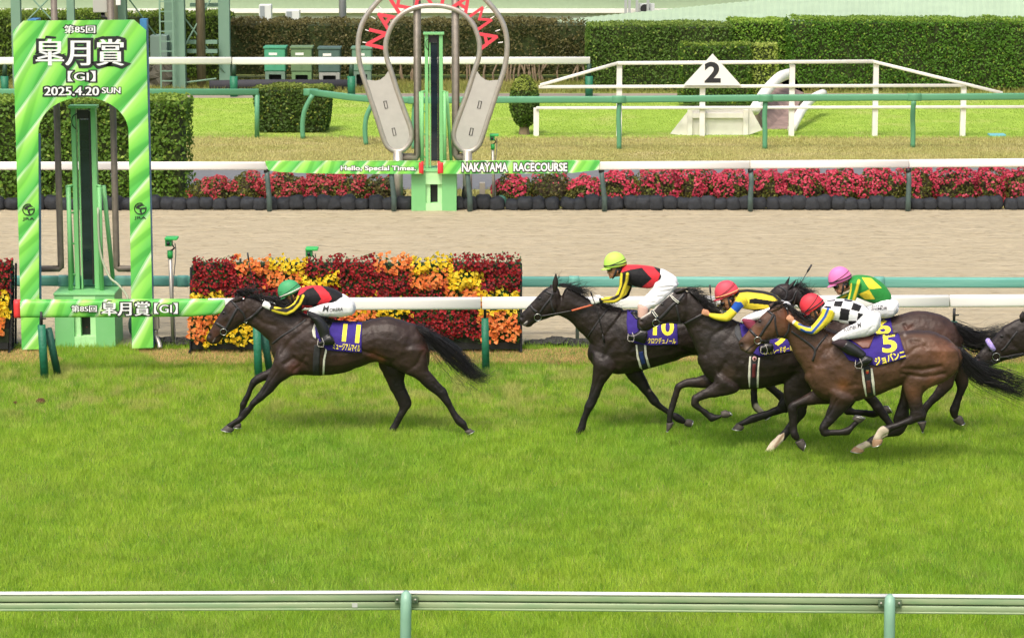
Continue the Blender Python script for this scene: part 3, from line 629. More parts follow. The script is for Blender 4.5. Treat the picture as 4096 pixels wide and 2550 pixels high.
while u < 4270:
    if not (1648 < u < 1822): us.append(u)
    u += 52+rng.uniform(-4, 5)
bagrow(us, 61.75, .95, 'black sandbags along the far edge of the sand', 'black netted sandbag at the far sand edge')
us = [215, 275] + [u for u in np.arange(640, 790, 62)]
rk = []
for (u, v, s_) in ((205, 1362, .13), (640, 1365, .15), (665, 1360, .17), (705, 1368, .12), (735, 1362, .16), (2135, 1364, .12), (2180, 1360, .13), (2225, 1358, .18), (2270, 1362, .16), (2315, 1366, .13), (2345, 1366, .14)):
    c = G(u, 1380); V, F = ball((c.x, 44.72, s_*.30), s_*1.3, s_*.9, s_*.5, 16, 10); V += rng.normal(0, s_*.08, V.shape)
    tag(mk('netted_rubble_bag', (V, F), mat('rubble_net', '3a3a36', .95, noise=.6, nscale=30, bump=1, bscale=50)), 'dark netted rubble bag '+('behind the leaf-print arch' if u < 400 else 'between the arch and the flower stand' if u < 1000 else 'right of the flower stand')+' at the near sand edge', 'rubble bag', 'netted rubble bags at the near sand edge')
# ================================================================== foliage
def leaves(pts, nrm, size, rg, tilt=.7, asp=.6):
    n = len(pts); a = nrm+rg.normal(0, tilt, (n, 3)); a /= np.linalg.norm(a, axis=1)[:, None]
    t = np.cross(a, rg.normal(0, 1, (n, 3))); t /= np.linalg.norm(t, axis=1)[:, None]; b = np.cross(a, t); s_ = (size*rg.uniform(.6, 1.3, n))[:, None]
    V = np.stack([pts-t*s_, pts-b*s_*asp+a*s_*.15, pts+t*s_, pts+b*s_*asp+a*s_*.15], 1).reshape(-1, 3); return V, np.arange(n*4).reshape(n, 4)
M_leaf = ramp_mat('leaf_painted', bladem)
def hedge(name, x0, x1, y0, y1, z0, z1, dens, size, cols, label, cat='hedge', seed=0, bare=0., taper=0., rough=.05):
    rg = np.random.default_rng(seed+50); base = ((x0+x1)/2, (y0+y1)/2, 0); pts, nn = [], []
    w_, d_, h = x1-x0, y1-y0, z1-z0
    for (ar, f) in ((w_*h, 0), (w_*d_, 1), (d_*h, 2), (d_*h, 3)):
        n = int(ar*dens); a, b = rg.random(n), rg.random(n); dep = np.abs(rg.normal(0, rough*1.3, n))-rough*.9
        if f == 0: q = np.stack([x0+a*w_, y0+dep, z0+b*h], 1); m = (0, -1, .25)
        elif f == 1: q = np.stack([x0+a*w_, y0+b*d_, z1-dep], 1); m = (0, -.2, 1)
        elif f == 2: q = np.stack([x0+dep, y0+a*d_, z0+b*h], 1); m = (-1, 0, .2)
        else: q = np.stack([x1-dep, y0+a*d_, z0+b*h], 1); m = (1, 0, .2)
        pts.append(q); nn.append(np.tile(m, (n, 1)))
    q = np.vstack(pts); m = np.vstack(nn)
    # lumpy outline and thin patches
    lum = vn1(q[:, 0]*2.3+seed*7, q[:, 2]*2.3+3)-.5; q += m*(lum*rough*1.6)[:, None]
    gap = (vn3(q[:, 0]*1.1+seed*5, q[:, 2]*.35+seed) > .83) & (vn1(q[:, 0]*4, q[:, 2]*3+seed) > .35) & (bare > 0)
    keep = (~gap | (rg.random(len(q)) < .35)) & (rg.random(len(q)) > bare*np.clip((.40-vn2(q[:, 0]*1.7+seed, q[:, 2]*1.5+9))*6, 0, 1)); q, m = q[keep], m[keep]
    if taper: k = 1-taper*(1-(q[:, 2]-z0)/h); q[:, 0] = (x0+x1)/2+(q[:, 0]-(x0+x1)/2)*k
    V, F = leaves(q, m, size, rg); cc = [np.array(lin(c)) for c in cols]; a = np.clip(vn3(q[:, 0]*.8+seed, q[:, 2]*1.0)*.7+vn1(q[:, 0]*4, q[:, 2]*4)*.35+rg.random(len(q))*.35-.2, 0, 1)[:, None]
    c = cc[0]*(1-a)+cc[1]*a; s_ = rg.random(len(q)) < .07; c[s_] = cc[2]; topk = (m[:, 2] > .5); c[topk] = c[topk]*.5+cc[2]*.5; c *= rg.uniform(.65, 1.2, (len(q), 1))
    r = thing(name, base, label, cat); mk('leaves', (V, F), M_leaf, r, cols=np.repeat(np.clip(c, .002, 1), 4, 0))
    i_ = .10 if w_ > 1 else .06
    core = box(x0+i_, x1-i_, y0+i_, y1-i_, z0, z1-i_)
    if taper: core[0][:, 0] = (x0+x1)/2+(core[0][:, 0]-(x0+x1)/2)*np.where(core[0][:, 2] > z0+.1, 1, 1-taper)
    mk('branches', core, mat('hedge_core', '36421b', .95, noise=.5, nscale=14, bump=1, bscale=20), r)
    return r
GH = ('4f6e2a', '628234', '8ea24a'); BH = ('50522f', '646036', '7d7446'); BR_ = ('54682a', '66622f', '86904a')
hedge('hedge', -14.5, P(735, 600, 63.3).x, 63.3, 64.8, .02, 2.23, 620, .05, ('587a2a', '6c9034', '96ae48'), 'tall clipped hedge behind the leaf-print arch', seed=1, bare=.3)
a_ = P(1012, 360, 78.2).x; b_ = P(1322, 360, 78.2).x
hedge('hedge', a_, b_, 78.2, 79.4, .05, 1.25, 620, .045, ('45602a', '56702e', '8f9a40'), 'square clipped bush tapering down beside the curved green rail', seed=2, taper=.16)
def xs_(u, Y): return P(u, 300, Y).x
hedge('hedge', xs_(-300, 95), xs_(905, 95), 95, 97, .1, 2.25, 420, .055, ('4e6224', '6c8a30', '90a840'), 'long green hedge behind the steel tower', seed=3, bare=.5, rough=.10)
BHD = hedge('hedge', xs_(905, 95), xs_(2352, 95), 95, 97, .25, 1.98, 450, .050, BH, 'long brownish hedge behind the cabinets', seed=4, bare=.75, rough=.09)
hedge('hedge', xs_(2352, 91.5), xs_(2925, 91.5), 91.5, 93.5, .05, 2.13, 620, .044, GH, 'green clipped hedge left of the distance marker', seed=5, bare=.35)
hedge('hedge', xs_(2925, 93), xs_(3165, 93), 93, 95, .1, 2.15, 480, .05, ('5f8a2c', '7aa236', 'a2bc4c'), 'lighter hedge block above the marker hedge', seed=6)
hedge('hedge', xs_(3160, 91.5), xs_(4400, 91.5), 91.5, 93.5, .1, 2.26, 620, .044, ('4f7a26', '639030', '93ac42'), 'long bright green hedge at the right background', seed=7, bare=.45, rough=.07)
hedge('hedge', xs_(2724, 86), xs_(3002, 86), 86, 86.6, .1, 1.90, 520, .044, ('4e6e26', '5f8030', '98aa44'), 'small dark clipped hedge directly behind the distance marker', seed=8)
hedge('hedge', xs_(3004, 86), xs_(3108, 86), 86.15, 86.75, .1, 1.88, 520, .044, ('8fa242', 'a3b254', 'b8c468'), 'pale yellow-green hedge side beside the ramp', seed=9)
# stems under the brown hedge
r = BHD
for k_ in range(34): x = rng.uniform(xs_(1600, 95), xs_(2352, 95)); mk('stem', tube([(x, 94.9, 0), (x+rng.normal(0, .05), 94.9, .3), (x+rng.normal(0, .1), 95, .7)], .035, 6), mat('bark', '7a6a55', .9), r)
# ball topiary
bx = P(2097, 430, 77.8).x; r = thing('topiary_bush', (bx, 77.8, 0), 'rounded topiary bush at the left end of the white fence', 'bush'); rg = np.random.default_rng(5); n = 2600
th = np.arccos(rg.uniform(-.95, 1, n)); ph = rg.uniform(0, 2*np.pi, n); dr = np.stack([np.sin(th)*np.cos(ph), np.sin(th)*np.sin(ph), np.cos(th)], 1)
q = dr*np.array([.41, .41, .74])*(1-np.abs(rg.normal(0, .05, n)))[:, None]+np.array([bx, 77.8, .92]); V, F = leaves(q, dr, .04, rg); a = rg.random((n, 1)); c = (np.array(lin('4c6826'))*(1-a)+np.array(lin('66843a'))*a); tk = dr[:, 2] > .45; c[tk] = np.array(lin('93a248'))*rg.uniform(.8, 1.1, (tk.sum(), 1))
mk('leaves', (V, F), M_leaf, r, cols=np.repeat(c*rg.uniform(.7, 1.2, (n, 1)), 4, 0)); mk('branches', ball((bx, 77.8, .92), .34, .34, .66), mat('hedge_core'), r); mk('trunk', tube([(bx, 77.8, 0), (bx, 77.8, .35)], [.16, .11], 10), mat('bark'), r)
# azaleas
AZ = [(850, 1.0, .62, .55, 1, 'first azalea bush at the left end of the row, thinly flowering'), (985, 1.0, .66, .6, 1, 'azalea bush left of the first banner post'), (1130, 1.05, .72, .85, 1, 'azalea bush under the left end of the first banner'), (1285, 1.1, .72, .95, 1, 'azalea bush under the middle of the first banner'), (1410, .9, .68, .7, 1, 'azalea bush below the word Special'), (1530, .9, .62, .12, 0, 'mostly bare brown bush left of the round arch'),
      (2050, .95, .66, .6, 1, 'azalea bush right of the small camera pole'), (2200, 1.1, .72, .10, 0, 'olive bush with few flowers under the racecourse banner'), (2340, .9, .62, .75, 1, 'azalea bush at the right end of the second banner'), (2480, 1.0, .7, 1, 1, 'azalea bush just right of the first plain rail post'), (2625, 1.05, .82, 1, 1, 'tall full azalea bush between two rail posts'), (2780, 1.05, .80, 1, 1, 'azalea bush under the distance marker'), (2925, 1.0, .74, .9, 1, 'azalea bush left of the third plain rail post'), (3070, 1.05, .74, 1, 1, 'azalea bush right of the third plain rail post'),
      (3220, 1.05, .84, 1, 1, 'azalea bush with a raised crown below the ramp'), (3370, 1.05, .8, .95, 1, 'azalea bush in the middle of the right half of the row'), (3520, 1.05, .84, 1, 1, 'azalea bush left of the last rail post'), (3670, 1.05, .84, 1, 1, 'azalea bush right of the last rail post'), (3820, 1.05, .84, .95, 1, 'azalea bush under the joint near the right edge'), (3960, .95, .78, .8, 1, 'azalea bush next to the right edge'), (4095, 1.0, .84, 1, 1, 'azalea bush cut by the right edge')]
PK = [np.array(lin(c)) for c in ('cc3e58', 'd85c6e', 'b22c46')]
for i, (u, wd, h, bl, gg, lab) in enumerate(AZ):
    Y = 62.75+.25*(i % 2); cx = P(u, 750, Y).x; rg = np.random.default_rng(100+i); r = thing('azalea_bush', (cx, Y, 0), lab, 'bush', 'azalea bushes in a row behind the sandbags')
    def dome(n, k=1.):
        th = np.arccos(rg.uniform(-.35, 1, n)); ph = rg.uniform(0, 2*np.pi, n); dr = np.stack([np.sin(th)*np.cos(ph), np.sin(th)*np.sin(ph), np.cos(th)], 1)
        lump = 1+.30*(vn1(dr[:, 0]*2.6+i*3+9, dr[:, 2]*2.6+i+9)-.5)+.22*(vn2(dr[:, 0]*6+i, dr[:, 2]*6)-.5); return dr, dr*np.array([wd*.52, .55, h*.72])*lump[:, None]*k+np.array([cx, Y, h*.30])
    n = 1500; dr, q = dome(n); q = q-dr*np.abs(rg.normal(0, .06, n))[:, None]; q[:, 2] = np.maximum(q[:, 2], .02); V, F = leaves(q, dr, .034, rg); a = rg.random((n, 1)); c = np.array(lin('4d5f2a'))*(1-a)+np.array(lin('86803a' if gg else '7c6e44'))*a
    mk('leaves', (V, F), M_leaf, r, cols=np.repeat(c*rg.uniform(.6, 1.25, (n, 1)), 4, 0)); mk('branches', ball((cx, Y, h*.28), wd*.40, .42, h*.55), mat('bush_core', '39301f', .95, noise=.6, nscale=12), r)
    n = int(1500*bl); dr, q = dome(n, 1.03); cl = vn3(q[:, 0]*5+i, q[:, 2]*5+2)+.40*(q[:, 2]/h) > (.90-.33*bl); q, dr = q[cl], dr[cl]; n = len(q)
    if n > 5: V, F = leaves(q, dr*.8+np.array([0, -.5, .3]), .030, rg, .5, .9); c = np.array([PK[k] for k in rg.integers(0, 3, n)])*rg.uniform(.75, 1.15, (n, 1))*(np.array([.80, 1.05, .72]) if u < 1600 else np.array([1, 1, 1])*rg.uniform(.88, 1.08)); mk('blossoms', (V, F), M_leaf, r, cols=np.repeat(c, 4, 0))
# ================================================================== flower stand
def flowerstand(x0, x1, rects, label, lseed, side=1):
    r = thing('flower_stand', ((x0+x1)/2, 44.5, 0), label, 'flower stand'); rg = np.random.default_rng(lseed)
    def fy(z): return 44.05+.30*z
    zt = 1.42
    FC = dict(R=('821619', '941f22', '5e0e12'), O=('ee8a3e', 'f39a55', 'e8763a'), Y=('f2cf22', 'f7dc3c', 'e8bf1c')); NM = dict(R='dark red', O='orange', Y='yellow')
    for (u0, v0, u1, v1, k) in rects:
        Ym = 44.25; a = P(u0, (v0+v1)/2, Ym).x; b = P(u1, (v0+v1)/2, Ym).x; zb, zt_ = P(u0, v1, Ym).z, P(u0, v0, Ym).z; ar = (b-a)*(zt_-zb)
        n = int(ar*2200); q = np.stack([rg.uniform(a-.03, b+.03, n), np.zeros(n), rg.uniform(zb-.02, zt_+.02, n)], 1)
        lum = .10*(vn1(q[:, 0]*5, q[:, 2]*5)-.5); q[:, 1] = fy(q[:, 2])-.02+np.abs(rg.normal(0, .035, n))-lum
        tx, tz = (q[:, 0]-a)/(b-a), (q[:, 2]-zb)/(zt_-zb); q[:, 1] -= .09*np.clip(np.sin(np.pi*np.clip(tx, 0, 1))*np.sin(np.pi*np.clip(tz, 0, 1)), 0, 1); q[:, 2] += .10*(vn2(q[:, 0]*7, q[:, 2]*0)-.5)
        m = np.tile((0, -1, .35), (n, 1)); V, F = leaves(q, m, .020, rg, .8, .5); c = np.array(lin('3f6a2a'))*rg.uniform(.5, 1.35, (n, 1)); p_ = mk('foliage', (V, F), M_leaf, r, cols=np.repeat(c, 4, 0))
        nf = int(ar*(1150 if k == 'R' else 820)); q = np.stack([rg.uniform(a-.02, b+.02, nf), np.zeros(nf), rg.uniform(zb, zt_+.03, nf)], 1); q[:, 1] = fy(q[:, 2])-.055+rg.normal(0, .02, nf)-.10*(vn1(q[:, 0]*5, q[:, 2]*5)-.5)
        tx, tz = (q[:, 0]-a)/(b-a), (q[:, 2]-zb)/(zt_-zb); q[:, 1] -= .09*np.clip(np.sin(np.pi*np.clip(tx, 0, 1))*np.sin(np.pi*np.clip(tz, 0, 1)), 0, 1); q[:, 2] += .10*(vn2(q[:, 0]*7, q[:, 2]*0)-.5)+.03*rg.normal(0, 1, nf)*(tz > .8); q[:, 0] += .07*(vn3(q[:, 2]*8, q[:, 0]*0+u0)-.5)
        nr = np.array([0, -1, .45])+rg.normal(0, .35, (nf, 3)); nr /= np.linalg.norm(nr, axis=1)[:, None]; t = np.cross(nr, (0, 0, 1.)); t /= np.linalg.norm(t, axis=1)[:, None]; bb = np.cross(nr, t); sz = (.022 if k == 'R' else .030)*rg.uniform(.7, 1.25, nf)
        ang = np.linspace(0, 2*np.pi, 6, endpoint=False); rw = 1+.22*np.cos(ang*3)
        V = np.concatenate([q[:, None, :]+(np.cos(ang)*rw)[None, :, None]*t[:, None, :]*sz[:, None, None]+(np.sin(ang)*rw)[None, :, None]*bb[:, None, :]*sz[:, None, None], (q-nr*sz[:, None]*-.35*0-nr*-.0)[:, None, :]-nr[:, None, :]*sz[:, None, None]*-.25*-1], 1)
        F = np.array([[i*7+6, i*7+j, i*7+(j+1) % 6] for i in range(nf) for j in range(6)])
        cc = [np.array(lin(x)) for x in FC[k]]; c = np.array([cc[j] for j in rg.integers(0, 3, nf)])*rg.uniform(.8, 1.15, (nf, 1)); c7 = np.repeat(c[:, None, :], 7, 1); c7[:, 6] = np.array(lin('e8b428')) if k == 'R' else c*.75
        if k == 'R': c7[:, 6] = c*1.8
        fo = mk('flowers', (V.reshape(-1, 3), F), M_leaf, r, cols=c7.reshape(-1, 3)); fo['label'] = 'patch of small '+NM[k]+' flowers'
    # growing bed behind the plants, shelves and frame
    mk('growing_bed', prism([Vector((x0+.03, fy(.05)+.07, .05)), Vector((x1-.03, fy(.05)+.07, .05)), Vector((x1-.03, fy(zt)+.07, zt-.06)), Vector((x0+.03, fy(zt)+.07, zt-.06))], .18), mat('growing_bed', '26301a', .95, noise=.5, nscale=18), r)
    for z in (.10, .42, .72, 1.02, 1.30): mk('planter_shelf', box(x0+.03, x1-.03, fy(z)+.05, fy(z)+.30, z-.05, z+.05), M_black, r)
    for x in np.linspace(x0+.02, x1-.02, 8): mk('upright', tube([(x, fy(0)+.12, 0), (x, fy(zt)+.20, zt)], .018, 6), M_black, r)
    for x in ((x1 if side > 0 else x0), (x0 if side > 0 else x1)):
        for yo in (.06, .28, .52): mk('frame_post', tube([(x, 44.1+yo, 0), (x, 44.35+yo, zt-.1)], .02, 6), M_black, r)
        for z in np.arange(.05, zt-.1, .075): mk('side_wire', tube([(x, fy(z)-.0, z), (x, fy(z)+.42, z)], .005, 4), M_black, r)
        mk('foot', tube([(x, 44.0, .03), (x, 44.8, .03)], .022, 6), M_black, r)
RC = [(772,1045,930,1108,'R'), (772,1108,930,1172,'R'), (928,1048,1072,1098,'O'), (1074,1048,1220,1096,'Y'), (1218,1042,1360,1106,'R'), (1362,1036,1504,1110,'R'), (1504,1040,1650,1096,'O'), (1650,1036,1804,1090,'Y'), (1806,1030,2078,1096,'R'),
      (928,1098,1066,1160,'R'), (1064,1096,1205,1160,'O'), (1205,1104,1358,1152,'Y'), (1360,1110,1504,1190,'R'), (1504,1096,1636,1190,'R'), (1636,1090,1785,1156,'O'), (1786,1086,1924,1160,'Y'), (1924,1096,2078,1160,'R'),
      (768,1172,885,1212,'Y'), (885,1160,1060,1212,'R'), (1060,1160,1205,1212,'R'), (1205,1152,1358,1212,'R'), (1358,1190,1500,1212,'Y'), (1500,1190,1636,1212,'R'), (1636,1156,1780,1212,'R'), (1780,1160,1924,1212,'O'), (1924,1162,2074,1212,'Y'),
      (764,1212,890,1285,'O'), (764,1285,830,1362,'O'), (890,1212,1030,1290,'Y'), (830,1285,1016,1368,'Y'), (1030,1212,1350,1360,'R'), (1350,1212,1500,1290,'O'), (1400,1212,1640,1262,'Y'), (1350,1290,1640,1360,'R'), (1640,1212,1924,1340,'R'), (1924,1212,2070,1250,'Y'), (1924,1250,2070,1355,'O')]
flowerstand(P(764, 1250, 44.3).x, P(2084, 1250, 44.3).x, RC, 'long stand of dark red, orange and yellow flowers behind the leading horse', 31)
flowerstand(P(-420, 1250, 44.3).x, P(44, 1250, 44.3).x, [(-400,1055,38,1180,'R'), (-400,1180,32,1272,'Y'), (-400,1272,14,1340,'O')], 'end of another flower stand at the left edge', 33)
# ================================================================== background
M_wall = mat('pale_green_wall', '8fa383', .8, noise=.05); M_wall2 = mat('cream_green_wall', 'b0b99a', .8, noise=.05)
r = thing('building', (0, 110, 0), 'long low pale green building with white cornice', 'building')
z0 = P(1000, 52, 110).z; z1 = P(1000, 36, 110).z
mk('lower_wall', box(-60, 60, 110, 118, 0, z0), M_wall2, r); mk('cornice', box(-60.2, 60.2, 109.85, 118, z0+.003, z1), M_white, r); mk('upper_wall', box(-60, 60, 110.2, 117.8, z1+.003, 6), M_wall, r); mk('lower_cornice_line', box(-60, 60, 109.96, 110.2, z0-.22, z0-.15), mat('grey_line', '9aa08c', .7), r)
r = thing('shed', P(3000, 100, 101), 'pale green corrugated shed roof rising to the right', 'building')
A1, B1, C1, D1 = P(1960, 108, 100), P(5200, 60, 100), P(5200, -420, 108), P(3100, -6, 106); 
A0 = P(2000, 100, 101)
n = 240; V, F = [], []
for i in range(n+1):
    t = i/n; lo = A1.lerp(B1, t); hi = A1.lerp(C1, t) if False else Vector((A1.x+(B1.x-A1.x)*t, 106, 0)); 
    zz_ = .014*(1 if i % 2 else -1)
    X = lo.x; top = P(1960+(t*3240), max(108-(t*3240)*.1005, -400), 106); V += [(X, 100, lo.z+zz_), (top.x, 106, top.z+zz_)]
for i in range(n): F.append((2*i, 2*i+2, 2*i+3, 2*i+1))
o = mk('roof', (np.array(V), F), mat('pale_roof', '9fb497', .7, noise=.08, nscale=1.2), r); o.modifiers.new('s', 'SOLIDIFY').thickness = .03
mk('shed_wall', box(A1.x+.1, B1.x, 100.5, 105.8, 0, 1.25), mat('dark_shed', '30382f', .9), r)
def pole(nm, u, Y, rad, m, lab, cat, z=8., lean=0.):
    x = P(u, 200, Y).x; r = thing(nm, (x, Y, 0), lab, cat); mk('shaft', tube([(x, Y, 0), (x+lean, Y, z)], rad, 10), m, r, True); return r, x
r, x = pole('grey_pole', 1372, 98, .13, mat('pale_metal', 'a8acaa', .5), 'slim pale grey pole behind the brown hedge', 'pole'); mk('clamp', tube([(x, 97.9, 3.0), (x+.2, 97.9, 3.0)], .04, 6), mat('pale_metal'), r)
r, x = pole('wooden_pole', 804, 92.6, .15, M_wood, 'weathered wooden pole between the tower and the right post', 'pole')
r, x = pole('utility_pole', 448, 92.0, .22, mat('concrete_pole', '9d9484', .8), 'grey concrete pole with white bands above the arch', 'pole', 9)
for z in (3.2, 3.9, 4.6): mk('band', tube([(x, 92, z), (x, 92, z+.04)], .235, 14), M_white, r)
M_tw_ = mat('tower_green', '6f8f7c', .6, noise=.25, nscale=2, dirt='8aa090')
r = thing('steel_tower', P(760, 330, 92), 'green steel tower legs with ladder and cross braces', 'tower')
def bx2(u, Y, wd, z0, z1, nm='leg', m=None): x = P(u, 200, Y).x; mk(nm, box(x-wd, x+wd, Y, Y+wd*2, z0, z1), m or M_tw_, r); return x
xa = bx2(713, 92, .21, 0, 9); xb = bx2(679, 94, .16, 0, 9); xc = bx2(897, 93, .18, 0, 9); xd = bx2(482, 92.5, .2, 0, 9); xe = bx2(66, 92, .15, 0, 9); xf = bx2(285, 92.4, .12, 0, 9)
for z in (1.15, 1.45): mk('beam', box(xa+.22, xc-.19, 92.6, 92.8, z, z+.12), M_tw_, r)
mk('beam', box(xa+.22, xc-.19, 93.6, 93.8, 2.6, 2.72), M_tw_, r)
for p0, p1 in (((xa, 92.2, 1.1), (xc, 93, 3.6)), ((xc, 93, .5), (xa, 92.2, 2.6)), ((xd, 92.3, 3.4), (xb, 94, 1.0)), ((xe, 92.3, 3.5), (xf, 92.3, 1.6)), ((xf, 92.3, 3.6), (xe, 92.2, 1.9)), ((xa, 92.2, .2), (xa+1.2, 92.2, .35))): mk('brace', tube([p0, p1], .028, 6), M_tw_, r)
xl = P(640, 200, 91.8).x
for s_ in (0, .42): mk('ladder_rail', box(xl+s_, xl+s_+.05, 91.7, 91.75, .05, 8), M_tw_, r)
for z in np.arange(.3, 5, .32): mk('rung', box(xl+.05, xl+.42, 91.7, 91.74, z, z+.035), M_tw_, r)
# cabinets
def cabinet(u0, u1, vt, vm, vb, c, lab, Y, stand='6d8574'):
    r = thing('utility_cabinet', G((u0+u1)/2, vb), lab, 'cabinet', 'utility cabinets in front of the brown hedge'); x0 = P(u0, vm, Y).x; x1 = P(u1, vm, Y).x; zt, zm, zb = P(u0, vt, Y).z, P(u0, vm, Y).z, 0
    m = mat('cab_'+c, c, .5, noise=.08); bevel(mk('body', box(x0, x1, Y, Y+.8, zm, zt), m, r), .02); mk('lid', box(x0-.03, x1+.03, Y-.03, Y+.83, zt+.002, zt+.05), m, r)
    xm = (x0+x1)/2; 
    for a, b in ((x0+.03, xm-.01), (xm+.01, x1-.03)): mk('door', box(a, b, Y-.015, Y-.001, zm+.04, zt-.05), m, r)
    mk('label_plate', box(x0+.15, x0+.42, Y-.02, Y-.016, zt-.22, zt-.14), M_white, r); ms = mat('stand_'+stand, stand, .7, noise=.15)
    mk('stand', join(box(x0+.02, x0+.14, Y, Y+.7, 0, zm-.002), box(x1-.14, x1-.02, Y, Y+.7, 0, zm-.002), box(x0+.14, x1-.14, Y, Y+.7, zm-.10, zm-.002), box(x0+.14, x1-.14, Y, Y+.7, 0, .05)), ms, r); mk('stand_inside', box(x0+.15, x1-.15, Y+.4, Y+.68, .052, zm-.102), M_black, r)
cabinet(1058, 1142, 194, 286, 330, '4c9c78', 'bright green utility cabinet, leftmost of the four', 92.6); cabinet(1164, 1248, 194, 288, 333, '66805a', 'olive green utility cabinet on a matching stand', 92.4, '6a8a5c'); cabinet(1274, 1360, 197, 290, 335, '4c655e', 'dark grey-green utility cabinet on a grey concrete stand', 92.2, '9a9c94'); cabinet(1408, 1486, 196, 286, 328, '678c74', 'green utility cabinet partly behind the round arch', 92.6)
r = thing('tarp_pile', G(650, 330), 'dark tarpaulin heap at the foot of the steel tower', 'tarpaulin'); V, F = ball((P(645, 300, 93).x, 93, .2), .9, .5, .55, 22, 14); V += rng.normal(0, .05, V.shape); mk('tarpaulin', (V, F), mat('dark_tarp', '4c4a3e', .8, noise=.3), r)
r = thing('equipment_box', G(630, 250), 'grey green equipment box behind the ladder', 'box'); bevel(mk('cabinet', boxpx(600, 143, 668, 232, 93.4, .8), mat('grey_green_box', '748a80', .6), r), .02)
a = P(838, 318, 91.6); tag(mk('drain_pipe', join(tube([(a.x, 91.6, .18), (a.x+1.6, 91.7, .2), (a.x+4.6, 92, .17)], .17, 14)), mat('black_pipe', '34343a', .8, bump=.5, bscale=12), smooth=True), 'black corrugated pipe lying on the verge', 'pipe')
# rooftop units beyond the hedge
for u0, v0, u1, v1, lab in ((1036, 20, 1085, 82, 'white air conditioning unit behind the hedge, larger one'), (1142, 42, 1198, 86, 'white and grey air conditioning unit behind the hedge, smaller one')):
    r = thing('air_conditioner', P(u0, v1, 104), lab, 'air conditioner'); bevel(mk('casing', boxpx(u0, v0, u1, v1+60, 104, .6), mat('unit_white', 'cfd3d2', .5), r), .02); mk('side_grille', boxpx(u0+4, v0+5, u0+(u1-u0)*.45, v1-5, 103.98, .015), mat('unit_grey', '8f979c', .6), r)
r = thing('roof_equipment', P(2540, 30, 107.5), 'grey metal stand and box on the far roof', 'equipment')
for u in (2503, 2518, 2548, 2592): x = P(u, 20, 108.6).x; z_ = P(u, 44, 108.6).z; mk('stand_leg', box(x-.05, x+.05, 108.6, 108.7, z_-1, z_+2), mat('pale_metal'), r)
mk('unit', boxpx(2556, 16, 2618, 60, 108.8, .5), mat('unit_white'), r); mk('fan', tube([P(2580, 36, 108.7), P(2580, 36, 108.75)], .18, 14), M_black, r)
# ------------------------------------------------------------------ figures traced as stations (silhouette pairs + half width in cm)
ORG = dict(A=(800, 1100, 4), B=(1400, 1200, 4), C=(860, 1400, 4), D=(1400, 1400, 4), E=(2060, 1000, 4), F=(2260, 1350, 4), G=(2550, 1080, 4),
           H=(2650, 1400, 4), I=(2940, 1080, 4), J=(3050, 1450, 4), K=(3489, 1080, 4), L=(3489, 1420, 4), p=(0, 0, 1))
def cv(o, x, y): a = ORG[o]; return a[0]+x/a[2], a[1]+y/a[2]
def pl(o, *xy): return [cv(o, xy[i], xy[i+1]) for i in range(0, len(xy), 2)]
def stations(spec, Y, dx=0, dv=0, wk=1., pk=1.):
    """spec: (yoff_cm, 'A', (x1,y1,x2,y2,w[,yoff]), ..., 'B', ...)"""
    yo = spec[0]/100; o = 'p'; R = []
    for q in spec[1:]:
        if isinstance(q, str): o = q; continue
        a = cv(o, q[0], q[1]); b = cv(o, q[2], q[3]); yy = Y+(q[5]/100 if len(q) > 5 else yo)
        p1 = np.array(P(a[0]+dx, a[1]+dv, yy)); p2 = np.array(P(b[0]+dx, b[1]+dv, yy))
        c = (p1+p2)/2; h = (p1-p2)/2*pk
        R.append(np.concatenate([c, h, [q[4]/100*wk]]))
    return np.array(R)
def loft(R, n=18, sub=4, ex=2.15, cap=.55):
    R = crom(R, sub) if len(R) > 2 else crom(R, 2)
    e = 2/ex; V, F = [], []
    def ring(c, h, wd):
        for k in range(n):
            an = 2*math.pi*k/n; a, b = math.cos(an), math.sin(an)
            q = c+h*math.copysign(abs(a)**e, a); q = q+np.array([0, wd*math.copysign(abs(b)**e, b), 0]); V.append(q)
    rings = []
    d0 = R[0, :3]-R[1, :3]; d0 /= max(np.linalg.norm(d0), 1e-6); m0 = min(np.linalg.norm(R[0, 3:6]), R[0, 6])*cap
    d1 = R[-1, :3]-R[-2, :3]; d1 /= max(np.linalg.norm(d1), 1e-6); m1 = min(np.linalg.norm(R[-1, 3:6]), R[-1, 6])*cap
    for f, s_ in ((1., .25), (.8, .62), (.45, .86)): rings.append((R[0, :3]+d0*m0*f, R[0, 3:6]*s_, R[0, 6]*s_))
    for r in R: rings.append((r[:3], r[3:6], r[6]))
    for f, s_ in ((.45, .86), (.8, .62), (1., .25)): rings.append((R[-1, :3]+d1*m1*f, R[-1, 3:6]*s_, R[-1, 6]*s_))
    for c, h, wd in rings: ring(c, h, wd)
    m = len(rings)
    for i in range(m-1):
        for k in range(n): F.append((i*n+k, i*n+(k+1) % n, (i+1)*n+(k+1) % n, (i+1)*n+k))
    F.append(tuple(range(n-1, -1, -1))); F.append(tuple(range((m-1)*n, m*n)))
    return np.array(V), F
